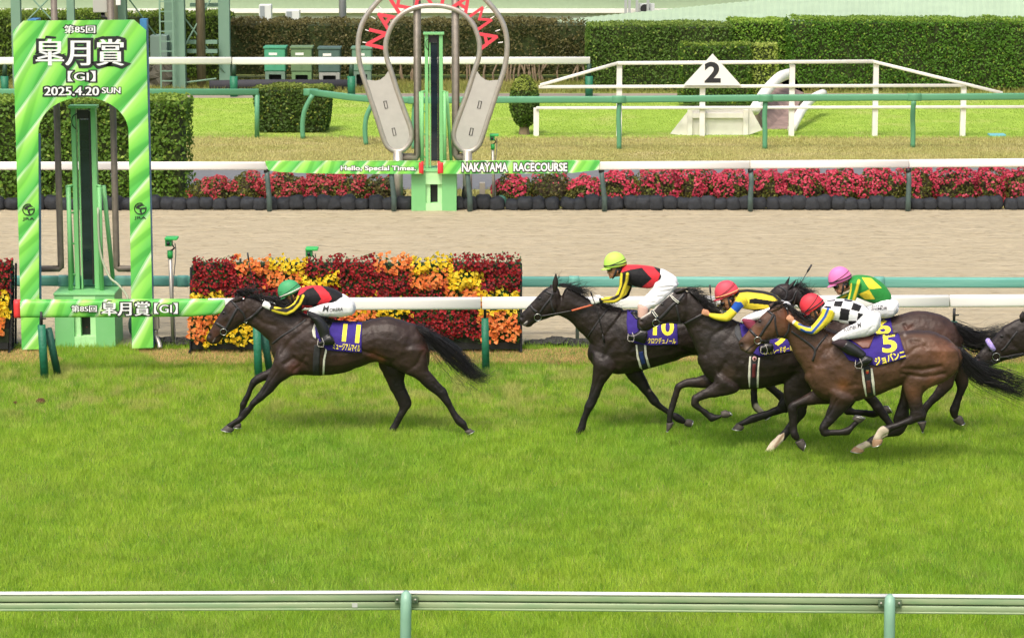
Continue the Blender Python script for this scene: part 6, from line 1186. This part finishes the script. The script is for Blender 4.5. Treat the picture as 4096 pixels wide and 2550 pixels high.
H6 = dict(coat='3c2b24', points='141111', eye=(3092, 1178), nostril=(3012, 1262), z1=.9,
 chains=[
  (0, 'p', (3275,1375,3265,1468,9), (3310,1325,3295,1508,16), (3355,1285,3345,1528,20), (3410,1268,3400,1532,24), (3470,1270,3470,1520,28), (3540,1272,3545,1500,29), (3600,1256,3610,1482,28), (3660,1243,3670,1470,27), (3720,1245,3735,1480,26), (3775,1263,3790,1470,23), (3815,1292,3822,1450,17), (3838,1330,3839,1410,9)),
  (0, 'p', (3400,1268,3290,1480,16), (3350,1243,3260,1400,13), (3300,1216,3230,1340,11), (3250,1186,3212,1290,9.5), (3212,1156,3202,1243,8.5), (3172,1138,3190,1220,8)),
  (0, 'p', (3150,1133,3192,1212,8.5), (3115,1138,3165,1228,10), (3085,1160,3138,1238,9), (3060,1186,3110,1248,7.3), (3035,1211,3083,1264,6.3), (3017,1236,3058,1282,5.5), (3008,1258,3035,1286,4)),
  (-13, 'J', (1450,150,1860,250,9), (1500,350,1850,420,8), (1560,520,1800,510,6.3), (1680,640,1880,600,5.2), (1760,740,1940,700,4.8), (1860,860,2000,800,3.8), (1960,970,2070,920,3.4), (2030,1090,2150,1045,4), (2080,1170,2180,1140,3.8), (2080,1240,2175,1230,3.8)),
  (13, 'J', (1250,400,1550,440,8), (1230,600,1480,640,6.5), (1270,740,1420,700,5.2), (1320,820,1430,715,5), (1450,845,1480,742,4), (1620,860,1650,752,3.4), (1780,882,1790,758,3.8), (1900,840,1900,715,3.7), (1960,815,1950,700,3.7)),
  (-13, 'p', (3690,1390,3835,1390,13), (3690,1450,3835,1450,11), (3715,1500,3830,1485,8), 'L', (1030,440,1315,420,5.6), (1020,525,1290,510,5), (940,640,1130,660,4), (820,780,980,790,3.6), (745,890,890,900,3.8), (738,960,865,970,4.1), (730,1040,860,1030,3.7)),
  (13, 'p', (3750,1380,3845,1370,10), (3770,1450,3860,1430,8), 'L', (1310,400,1545,410,5), (1345,540,1500,550,3.9), (1292,720,1430,730,3.4), (1235,870,1390,890,4.2), (1262,970,1380,965,3.7), (1285,1010,1390,990,3.8)),],
 hooves=[(-13, 'J', (2090,1250,2190,1230,4.6), (2100,1310,2215,1310,5.8)), (13, 'J', (1920,832,1935,688,4.6), (1990,822,1960,680,5.4), (2080,798,2010,690,5.8)), (-13, 'L', (722,1075,872,1050,4.6), (760,1150,850,1130,5), (795,1228,815,1222,4)), (13, 'L', (1290,1045,1390,960,4.6), (1340,1095,1440,980,5.3), (1400,1118,1480,1085,5.6))],
 ears=[('p', 3140,1150, 3158,1108, 13, 6), ('p', 3152,1158, 3184,1119, 15, -6)],
 creases=[(sc('K', 520,880, 560,950, 640,900), 7, .012), (sc('K', 1150,760, 1250,900, 1330,1100), 12, .008)],
 paint=[('blob', *cv('K', 580,940), 22, '6a4030', .7), ('blob', *cv('K', 1150,1050), 50, '5e3f32', .5), ('blob', *cv('K', 800,900), 50, '4c382f', .4), ('blob', 3110, 1190, 90, '151112', .95), ('blob', 3200, 1180, 60, '151112', .9)], earc='1a1616',
 mane=[('I', [[(960,240,0), (1000,230,.0), (1040,190,0), (1090,200,0)], [(980,270,0), (1080,260,0), (1150,280,0), (1180,220,0)], [(1000,300,-.03), (1060,330,-.06), (1160,370,-.06), (1290,390,-.03)], [(1100,330,0), (1220,370,0), (1300,360,0), (1380,370,0)], [(1000,320,-.05), (1030,400,-.08), (1080,450,-.09), (1100,480,-.09)]], 150, .016)],
 tail=('p', [[(3812,1288,0), (3860,1305,-.03), (3900,1318,-.02), (3940,1322,0), (3985,1305,0), (4030,1300,0), (4090,1330,0)], [(3826,1310,-.03), (3868,1345,-.05), (3910,1365,-.05), (3955,1368,-.03), (4000,1350,0), (4050,1345,0), (4100,1370,0)], [(3830,1330,.02), (3855,1380,0), (3885,1402,0), (3925,1408,0), (3960,1398,0), (4010,1395,0), (4060,1400,0)]]),
 straps=[('browband', M_strap, sc('I', 700,255, 770,290, 830,350), 6, .007), ('bridle', M_strap, sc('I', 830,350, 820,430, 790,480), 5, .007), ('rein', M_strap, sc('I', 830,520, 920,480, 960,380, 990,330), 5, .02), ('girth', M_web, [(3440,1400),(3442,1470),(3445,1520)], 26, .010)],
 patches=[('saddle', M_leather, [(3400,1275),(3480,1275),(3500,1300),(3450,1330),(3410,1320)], .028)],
 cloth=[(3420,1272), (3519,1278), (3561,1268), (3573,1330), (3588,1385), (3520,1400), (3450,1400), (3425,1350)],
 print=[('cloth_number', '6', (3498,1278,3562,1338), .03, -.12)],
 rings=[(3030, 1262, 10)])
HE = dict(mouth=sc('K', 1700,1550, 1800,1480, 1880,1430), coat='211813', points='110f0f', eye=cv('K', 2075, 1060), nostril=cv('K', 1690, 1410), z1=.9, dx=975, dv=-22,
 chains=[
  (0, 'K', (2560,730,2700,1290,9), (2430,742,2560,1325,9.5), (2330,780,2450,1365,10), (2220,832,2320,1400,9.8), (2100,902,2200,1430,9), (1980,1030,2100,1450,8), (1860,1160,2010,1490,7), (1755,1270,1930,1520,6.4), (1660,1365,1840,1550,5.9), (1625,1420,1770,1540,4.8)),
  (0, 'K', (3350,1150,2960,1800,17), (3050,1030,2830,1620,14), (2850,900,2760,1450,11), (2660,780,2690,1340,9.5))],
 chains_off=H5['chains'][:1]+H5['chains'][3:],
 hooves=[], ears=[('K', 2400,780, 2412,660, 24, -6), ('K', 2440,770, 2470,650, 22, 6)],
 creases=[(sc('K', 2000,1150, 1900,1300), 6, .005), (sc('K', 2180,1080, 2300,1250), 8, .006)],
 paint=[('line', sc('K', 1760,1520, 1720,1570), 5, '8a8380', .6), ('blob', *cv('K', 1700,1430), 5, '8a3a40', .7)],
 mane=[('K', [[(2560,740,-.02), (2620,800,-.07), (2660,900,-.10), (2700,1000,-.10)], [(2700,800,-.02), (2780,900,-.07), (2850,1000,-.10), (2900,1100,-.10)]], 80, .018)],
 straps=[('bridle', M_strap, sc('K', 2320,980, 2240,1080, 2130,1230, 2060,1290), 5, .007), ('rein', M_strap, sc('K', 2030,1400, 2150,1390, 2300,1360, 2428,1340), 6, .012), ('rein', M_strap, sc('K', 2160,1395, 2280,1425, 2380,1400, 2440,1340), 3, .02), ('chin_strap', M_strap, sc('K', 1900,1440, 1960,1490, 2050,1440), 6, .007)],
 rings=[(3985, 1426, 15)])
r_, b_ = horse('11', Y11, H11, 'dark brown horse galloping alone in front, wearing cloth number 11')
r_, b_ = horse('10', Y10, H10, 'black horse with cloth number 10 and orange reins, second from the left')
r_, b_ = horse('9', Y9, H9, 'black horse with white blaze and striped navy browband, under the yellow and black rider')
r_, b_ = horse('5', Y5, H5, 'bay horse with white hind socks and cloth number 5, nearest to the front rail')
r_, b_ = horse('6', Y6, H6, 'dark bay horse with cloth number 6, half hidden behind the bay horse')
r_, b_ = horse('e', YE, HE, 'black horse with lilac noseband roll, only its head inside the right edge')
# lilac sheepskin noseband roll
a_ = P(*cv('K', 1850, 1130), YE-.02); c_ = P(*cv('K', 1945, 1275), YE-.10)
mk('noseband_roll', tube([P(*cv('K', 1850, 1120), YE+.04), P(*cv('K', 1850, 1130), YE-.05), P(*cv('K', 1895, 1200), YE-.085), P(*cv('K', 1950, 1285), YE-.09)], [.03, .035, .036, .034], 12), mat('lilac_fleece', 'b7a3ea', .95, bump=1, bscale=90), r_, True)

R_, K_, Y_, B_, W_, GR_ = 'd8303a', '151417', 'efd83a', '1f55b0', 'e8e8ea', '2c8a3a'
J11 = dict(head=('A', 1455, 300, 38), cap='3f9a63', peak='3f9a63', helmet=('A', 1272,345, 1605,200, 1372,92), bands=[(.004, 0, .006, 'd9d9d2', 'helmet_trim'), (.03, -.03, .004, '16161a', 'helmet_strap')],
 torso=(0, 'A', (1560,255,1570,350,7), (1620,205,1620,450,15), (1740,172,1700,520,19), (1880,168,1840,500,19), (2040,190,2020,465,17.5), (2180,240,2120,450,16.5), (2290,305,2240,470,15.5)),
 arm=(-17, 'A', (1560,300,1740,380,7.5), (1530,400,1680,480,6.5), (1440,490,1580,570,5.8), (1340,530,1440,645,5.4), (1270,515,1290,625,4.6), (1190,500,1180,590,3.9), (1135,490,1125,560,3.4)),
 pelvis=(0, 'A', (2180,290,2140,460,15), (2290,300,2260,600,16), (2390,370,2370,620,15), (2440,440,2430,560,10)),
 thigh=(-15, 'A', (2400,400,2420,640,9), (2280,350,2280,670,9.5), (2150,430,2140,668,9,-18), (2000,452,1990,662,8,-20), (1860,495,1890,650,7,-22), (1760,545,1800,640,6,-23), (1720,590,1740,640,4.5,-24)),
 shin=(-26, 'A', (1725,590,1900,640,6), (1760,660,1935,670,5.8), (1840,740,2000,740,5.4), (1890,850,2050,840,5), (1930,960,2070,930,4.2), (1950,1010,2090,980,4.2)),
 foot=(-27, 'A', (2090,950,2150,1080,4.4), (2030,960,2050,1090,4.5), (1960,1020,1960,1092,4.2), (1890,1065,1890,1095,3.6)), sock='17171b', sockn=1,
 hands=[('A', 1125,525, 1010,450, -.17), ('A', 1160,500, 1060,400, .10)], glove=True,
 base=K_, silks=[('poly', sc('A', 1560,330, 1600,180, 1760,150, 1940,170, 2060,280, 2110,380, 2040,450, 1860,480, 1940,380, 1900,300, 1810,190, 1720,220, 1640,290), R_), ('poly', sc('A', 1640,480, 1800,490, 1740,600, 1620,560), R_), ('line', sc('A', 1570,340, 1500,450, 1400,510, 1200,520), 4.2, Y_, 1), ('line', sc('A', 1650,330, 1600,450, 1500,560, 1380,620, 1270,600, 1160,570), 4.8, Y_, 1)],
 words=[('M', 1290,1221,1317,1245, .03, .2), ('ORERA', 1318,1231,1371,1244, -.06, .15)], folds=[(sc('A', 1880,580, 1960,640), 4, .006), (sc('A', 2200,350, 2160,440), 4, .006)])
jockey(Y11, J11, 'jockey crouched low in a green helmet, black and red silks with yellow sleeve stripes')
J10 = dict(head=('E', 1610, 300, 8), cap='b6e35c', peak='c3ea6e', helmet=('E', 1432,262, 1778,205, 1592,38), skin='b98462',
 torso=(0, 'E', (1730,245,1690,400,7), (1800,236,1760,500,15), (1930,236,1900,575,19), (2070,245,2060,605,18.5), (2200,262,2170,605,17), (2310,295,2230,560,16), (2380,330,2250,520,15)),
 arm=(-17, 'E', (1690,345,1850,400,7.3), (1670,470,1815,490,6.2), (1665,580,1785,600,5.6), (1620,690,1735,740,5.2), (1570,760,1640,830,5), (1470,765,1490,850,4.4), (1350,765,1370,840,3.6)),
 farm=(17, 'E', (1760,380,1900,440,7), (1760,540,1880,560,6), (1750,640,1850,660,5.2), (1680,730,1790,760,5), (1560,740,1560,820,4.2), (1400,745,1400,810,3.6)),
 pelvis=(0, 'G', (250,130,430,-10,14), (250,215,620,110,16), (265,290,640,240,17), (330,340,600,330,15)),
 thigh=(-15, 'G', (280,200,640,240,9), (235,290,560,360,9.5), (150,380,440,470,8.5,-18), (70,460,330,560,8,-21), (25,510,230,610,7,-22), (12,560,170,640,6,-23)),
 shin=(-25, 'G', (14,560,160,620,5.8), (12,640,155,680,5.5), (15,740,140,760,4.8), 'E', (1960,1160,2070,1180,4.4), (1965,1230,2085,1260,4.3)),
 foot=(-26, 'E', (2100,1280,2060,1465,4.5), (2000,1270,1960,1430,4.5), (1900,1325,1870,1405,4.2), (1800,1320,1790,1370,3.4)), sock='c9a596', sockn=2,
 hands=[('E', 1350,805, 1230,820, -.17), ('E', 1400,780, 1290,770, .12)], glove=True,
 base=K_, silks=[('poly', sc('E', 1690,360, 1740,225, 2190,240, 2320,380, 2260,600, 2000,620, 2190,460, 2030,280, 1850,310), R_), ('line', sc('E', 1700,380, 1690,560, 1640,690, 1500,760, 1400,775), 4.8, Y_, 1), ('line', sc('E', 1800,380, 1790,490, 1740,620, 1690,760, 1600,820, 1430,835), 5.4, Y_, 1), ('poly', sc('E', 1790,560, 1850,580, 1790,700, 1700,770, 1700,700), Y_)],
 folds=[(sc('G', 330,150, 540,140), 4, .006), (sc('G', 320,230, 560,210), 4, .006), (sc('G', 250,300, 560,260), 4, .008), (sc('G', 170,380, 500,330), 4, .008), (sc('G', 100,460, 400,420), 4, .007), (sc('G', 60,530, 280,520), 4, .006)])
jockey(Y10, J10, 'jockey sitting tall in a lime helmet, black and red silks, holding a dark whip')
J9 = dict(head=('G', 1440, 470, 42), cap='dc4858', peak='dc4858', helmet=('G', 1255,435, 1610,310, 1400,172), bands=[(.006, 0, .007, 'e8a070', 'helmet_trim'), (.05, -.055, .004, '5a1418', 'helmet_strap'), (.035, -.055, .004, '5a1418', 'helmet_strap')],
 torso=(0, 'G', (1580,345,1560,480,7), (1660,310,1640,590,15), (1820,308,1790,630,19), (1980,330,1960,650,18.5), (2120,355,2090,640,17), (2240,410,2180,610,16), (2300,470,2230,600,14)),
 arm=(-17, 'G', (1590,400,1760,500,7.4), (1545,520,1690,590,6.6), (1470,620,1590,695,6), (1380,690,1460,815,5.4), (1280,695,1280,800,4.6), (1165,685,1155,750,3.8)),
 farm=(17, 'G', (1560,420,1680,520,6.5), (1480,520,1540,620,5.5), (1400,550,1420,650,4.5), (1300,540,1300,620,4)),
 pelvis=(0, 'G', (2200,440,2150,620,15), (2300,470,2250,700,16), (2400,520,2370,740,14)),
 thigh=(-15, 'G', (2380,520,2400,740,9), (2230,520,2240,740,9.5), (2080,610,2080,780,9,-18), (1900,665,1900,805,8,-21), (1760,720,1770,825,7,-22), (1665,780,1690,850,5.5,-23)),
 shin=(-25, 'G', (1680,800,1860,810,5.8), (1730,880,1890,860,5.4), (1820,970,1950,940,4.8), (1930,1080,2040,1040,4.4), (1990,1150,2100,1110,4.2)),
 foot=(-26, 'G', (2140,1160,2130,1275,4.5), (2050,1160,2040,1280,4.5), (1960,1195,1950,1270,4)), sock='7a2a40', sockn=2, stirrup=True,
 hands=[('G', 1160,715, 1080,680, -.16)],
 base=Y_, silks=[('line', sc('G', 1580,400, 1620,340, 1760,325, 2000,350, 2180,395, 2280,480), 7, K_, 1), ('poly', sc('G', 1790,465, 1880,450, 2210,500, 2120,560, 1790,530), K_), ('poly', sc('G', 1700,620, 1860,630, 2080,610, 2000,690, 1760,700), K_), ('poly', sc('G', 1490,600, 1560,500, 1660,510, 1700,575, 1600,685), B_), ('poly', sc('G', 1290,575, 1330,545, 1400,560, 1330,620), '80701c')],
 words=[])
jockey(Y9, J9, 'jockey crouched in a red helmet, yellow silks with black stripes and blue armband')
CH_ = [('poly', sc('I', *q), K_) for q in ((1570,575, 1600,495, 1735,492, 1700,590), (1855,630, 1895,515, 2030,570, 1985,665), (1690,602, 1840,630, 1810,812, 1665,795), (1970,680, 2060,705, 1950,810), (1815,810, 1940,810, 1930,885, 1815,900), (1460,500, 1480,485, 1605,468, 1600,492), (1740,490, 1755,462, 1890,485, 1860,510), (1410,600, 1455,570, 1545,580, 1540,615), (2040,545, 2100,560, 2165,640, 2120,610), (1395,560, 1450,500, 1440,540, 1405,590), (1520,790, 1670,812, 1675,860, 1540,850))]
J5 = dict(head=('I', 1255, 650, 44), cap='d83340', peak='d83340', helmet=('I', 1085,690, 1405,490, 1150,395), bands=[(.012, 0, .007, '2a1a1c', 'helmet_strap'), (.05, -.05, .005, '2a1a1c', 'helmet_strap')],
 torso=(0, 'I', (1390,560,1380,700,7), (1470,490,1460,770,15), (1620,462,1610,815,19), (1780,466,1780,855,19), (1940,500,1930,875,18), (2080,570,2020,855,16.5), (2170,635,2070,810,14.5)),
 arm=(-17, 'I', (1410,590,1600,670,7.6), (1370,710,1570,765,6.6), (1290,820,1440,895,6), (1200,905,1270,1022,5.5), (1090,880,1080,985,4.7), (1000,820,975,910,4), (950,795,915,860,3.5)),
 pelvis=(0, 'I', (2030,620,2000,850,15), (2150,640,2150,950,16), (2260,710,2260,980,14.5), (2305,810,2300,920,10)),
 thigh=(-15, 'I', (2260,690,2240,1005,9.5), (2120,740,2110,1060,10), (1940,840,1930,1090,9,-18), (1790,915,1790,1108,8,-21), (1650,1005,1670,1125,7,-22), (1555,1085,1600,1150,5.5,-23)),
 shin=(-25, 'I', (1700,1105,1560,1170,5.8), (1790,1130,1690,1250,5.6), (1890,1180,1800,1320,5.3), (1980,1235,1910,1355,4.8), (2070,1310,1990,1390,4.4)),
 foot=(-26, 'I', (2175,1380,2110,1480,4.6), (2080,1360,2040,1500,4.7), (1980,1420,1960,1510,4.2), (1900,1480,1900,1512,3.4)), sock='2a1a20', sockn=1,
 hands=[('I', 940,840, 870,770, -.17)],
 base=W_, silks=CH_+[('poly', sc('I', 1400,610, 1560,640, 1600,700, 1570,780, 1430,930, 1250,1040, 1080,1000, 920,880, 990,790, 1210,880, 1320,790), Y_), ('line', sc('I', 1490,620, 1440,740, 1350,860, 1230,1000, 1130,990, 1060,950), 5.4, B_, 1), ('line', sc('I', 1020,860, 1120,895, 1210,915), 3.6, B_, 1)],
 words=[('Kohei.M', 3372,1297,3447,1317, -.28, .25)], folds=[(sc('I', 2200,900, 2120,1000), 4, .006), (sc('I', 2060,720, 1960,850), 4, .006)])
jockey(Y5, J5, 'jockey crouched in a red helmet, black and white chequered silks with yellow and blue sleeves')
J6 = dict(head=('I', 1710, 230, 22), cap='e87ab4', peak='ee8cc0', helmet=('I', 1515,215, 1855,85, 1650,-50), bands=[(.012, 0, .007, '2a1a22', 'helmet_strap'), (.04, -.035, .005, '2a1a22', 'helmet_strap')], skin='c89070',
 torso=(0, 'I', (1850,130,1820,270,7), (1910,85,1890,400,15), (2060,80,2010,460,19), (2210,110,2150,515,18.5), (2340,190,2250,540,17.5), (2430,280,2310,545,16), (2490,370,2350,540,14)),
 arm=(-17, 'I', (1840,190,2020,220,7.4), (1830,330,1985,350,6.4), (1790,450,1930,480,5.8), (1740,540,1850,590,5.4), (1640,560,1640,660,4.6), (1540,540,1530,615,3.8)),
 farm=(15, 'I', (1860,240,2000,300,6.8), (1830,340,1900,430,5.6), (1740,380,1760,465,4.8), (1630,430,1630,490,4)),
 pelvis=(0, 'K', (150,450,50,560,14), (270,430,180,640,15.5), (360,480,290,745,15), (395,560,360,700,10)),
 thigh=(-15, 'K', (370,500,300,755,9), (230,470,200,770,9.5), (80,520,60,770,9,-18), (-80,590,-80,790,8,-21), (-230,680,-220,830,7,-22), (-310,740,-280,860,5.5,-23)),
 shin=(-25, 'K', (-300,780,-180,820,5.6), (-230,860,-120,870,5.3), (-160,960,-40,950,5), (-80,1060,30,1040,4.5), (-40,1120,60,1090,4.3)),
 foot=(-26, 'K', (90,1120,80,1230,4.5), (0,1120,0,1230,4.5), (-100,1150,-100,1230,4)), stirrup=False,
 hands=[('I', 1530,580, 1450,590, -.16)],
 base=GR_, silks=[('poly', sc('I', 2030,115, 2180,130, 2350,285, 2150,305), Y_), ('poly', sc('I', 1975,385, 2145,310, 2240,465, 2080,470), Y_), ('line', sc('I', 1980,170, 1950,300, 1900,470), 5.4, Y_, 1), ('line', sc('I', 1860,220, 1850,330, 1820,460), 3.0, Y_, 1), ('line', sc('I', 1700,450, 1780,400), 4.8, Y_, 1)],
 words=[('TSUYA', 3474,1219,3532,1227, -.02, .2), ('SHIMUR', 3484,1228,3548,1239, -.04, .2)], folds=[(sc('K', 180,480, 280,430), 4, .006)])
jockey(Y6, J6, 'jockey in a pink helmet and goggles, green silks with yellow diamonds, behind the chequered rider')
# whips
def whip(pts, Y, label, flap):
    q = [P(*p, Y) for p in pts]; r = thing('riding_whip', q[0], label, 'whip', 'whips carried by the jockeys')
    mk('shaft', tube(q, [.0085]+[.006]*(len(q)-2)+[.005], 6), M_strap, r, True)
    a, b = q[-2], q[-1]; d_ = (b-a).normalized()
    mk('flap', tube([b, b+d_*.03, b+d_*.12], [.006, .014, .012], 6), M_strap, r, True)
    mk('grip', tube([q[0]-(q[1]-q[0]).normalized()*.03, q[0], q[0]+(q[1]-q[0])*.3], [.013, .011, .010], 8), M_web, r, True)
whip([cv('E', 1222,700), cv('E', 1260,800), cv('E', 1330,1010), cv('E', 1400,1340)], Y10-.19, 'black whip pointing down beside the neck of horse number 10', 1)
whip([cv('A', 1030,480), cv('A', 960,360), (1019,1150), (1006,1100), (996,1045)], Y11-.10, 'thin black whip standing up over the head of the leading horse', 1)
whip([cv('G', 1180,650), cv('G', 1188,520), cv('G', 1175,440), cv('G', 1170,380)], Y9-.10, 'short black whip tip rising between mane and the yellow and black rider', 1)
whip([cv('I', 900,760), cv('I', 940,560), cv('I', 1020,260), cv('I', 1150,40)], Y5-.02, 'long black whip raised above the chequered rider\'s hand', 1)
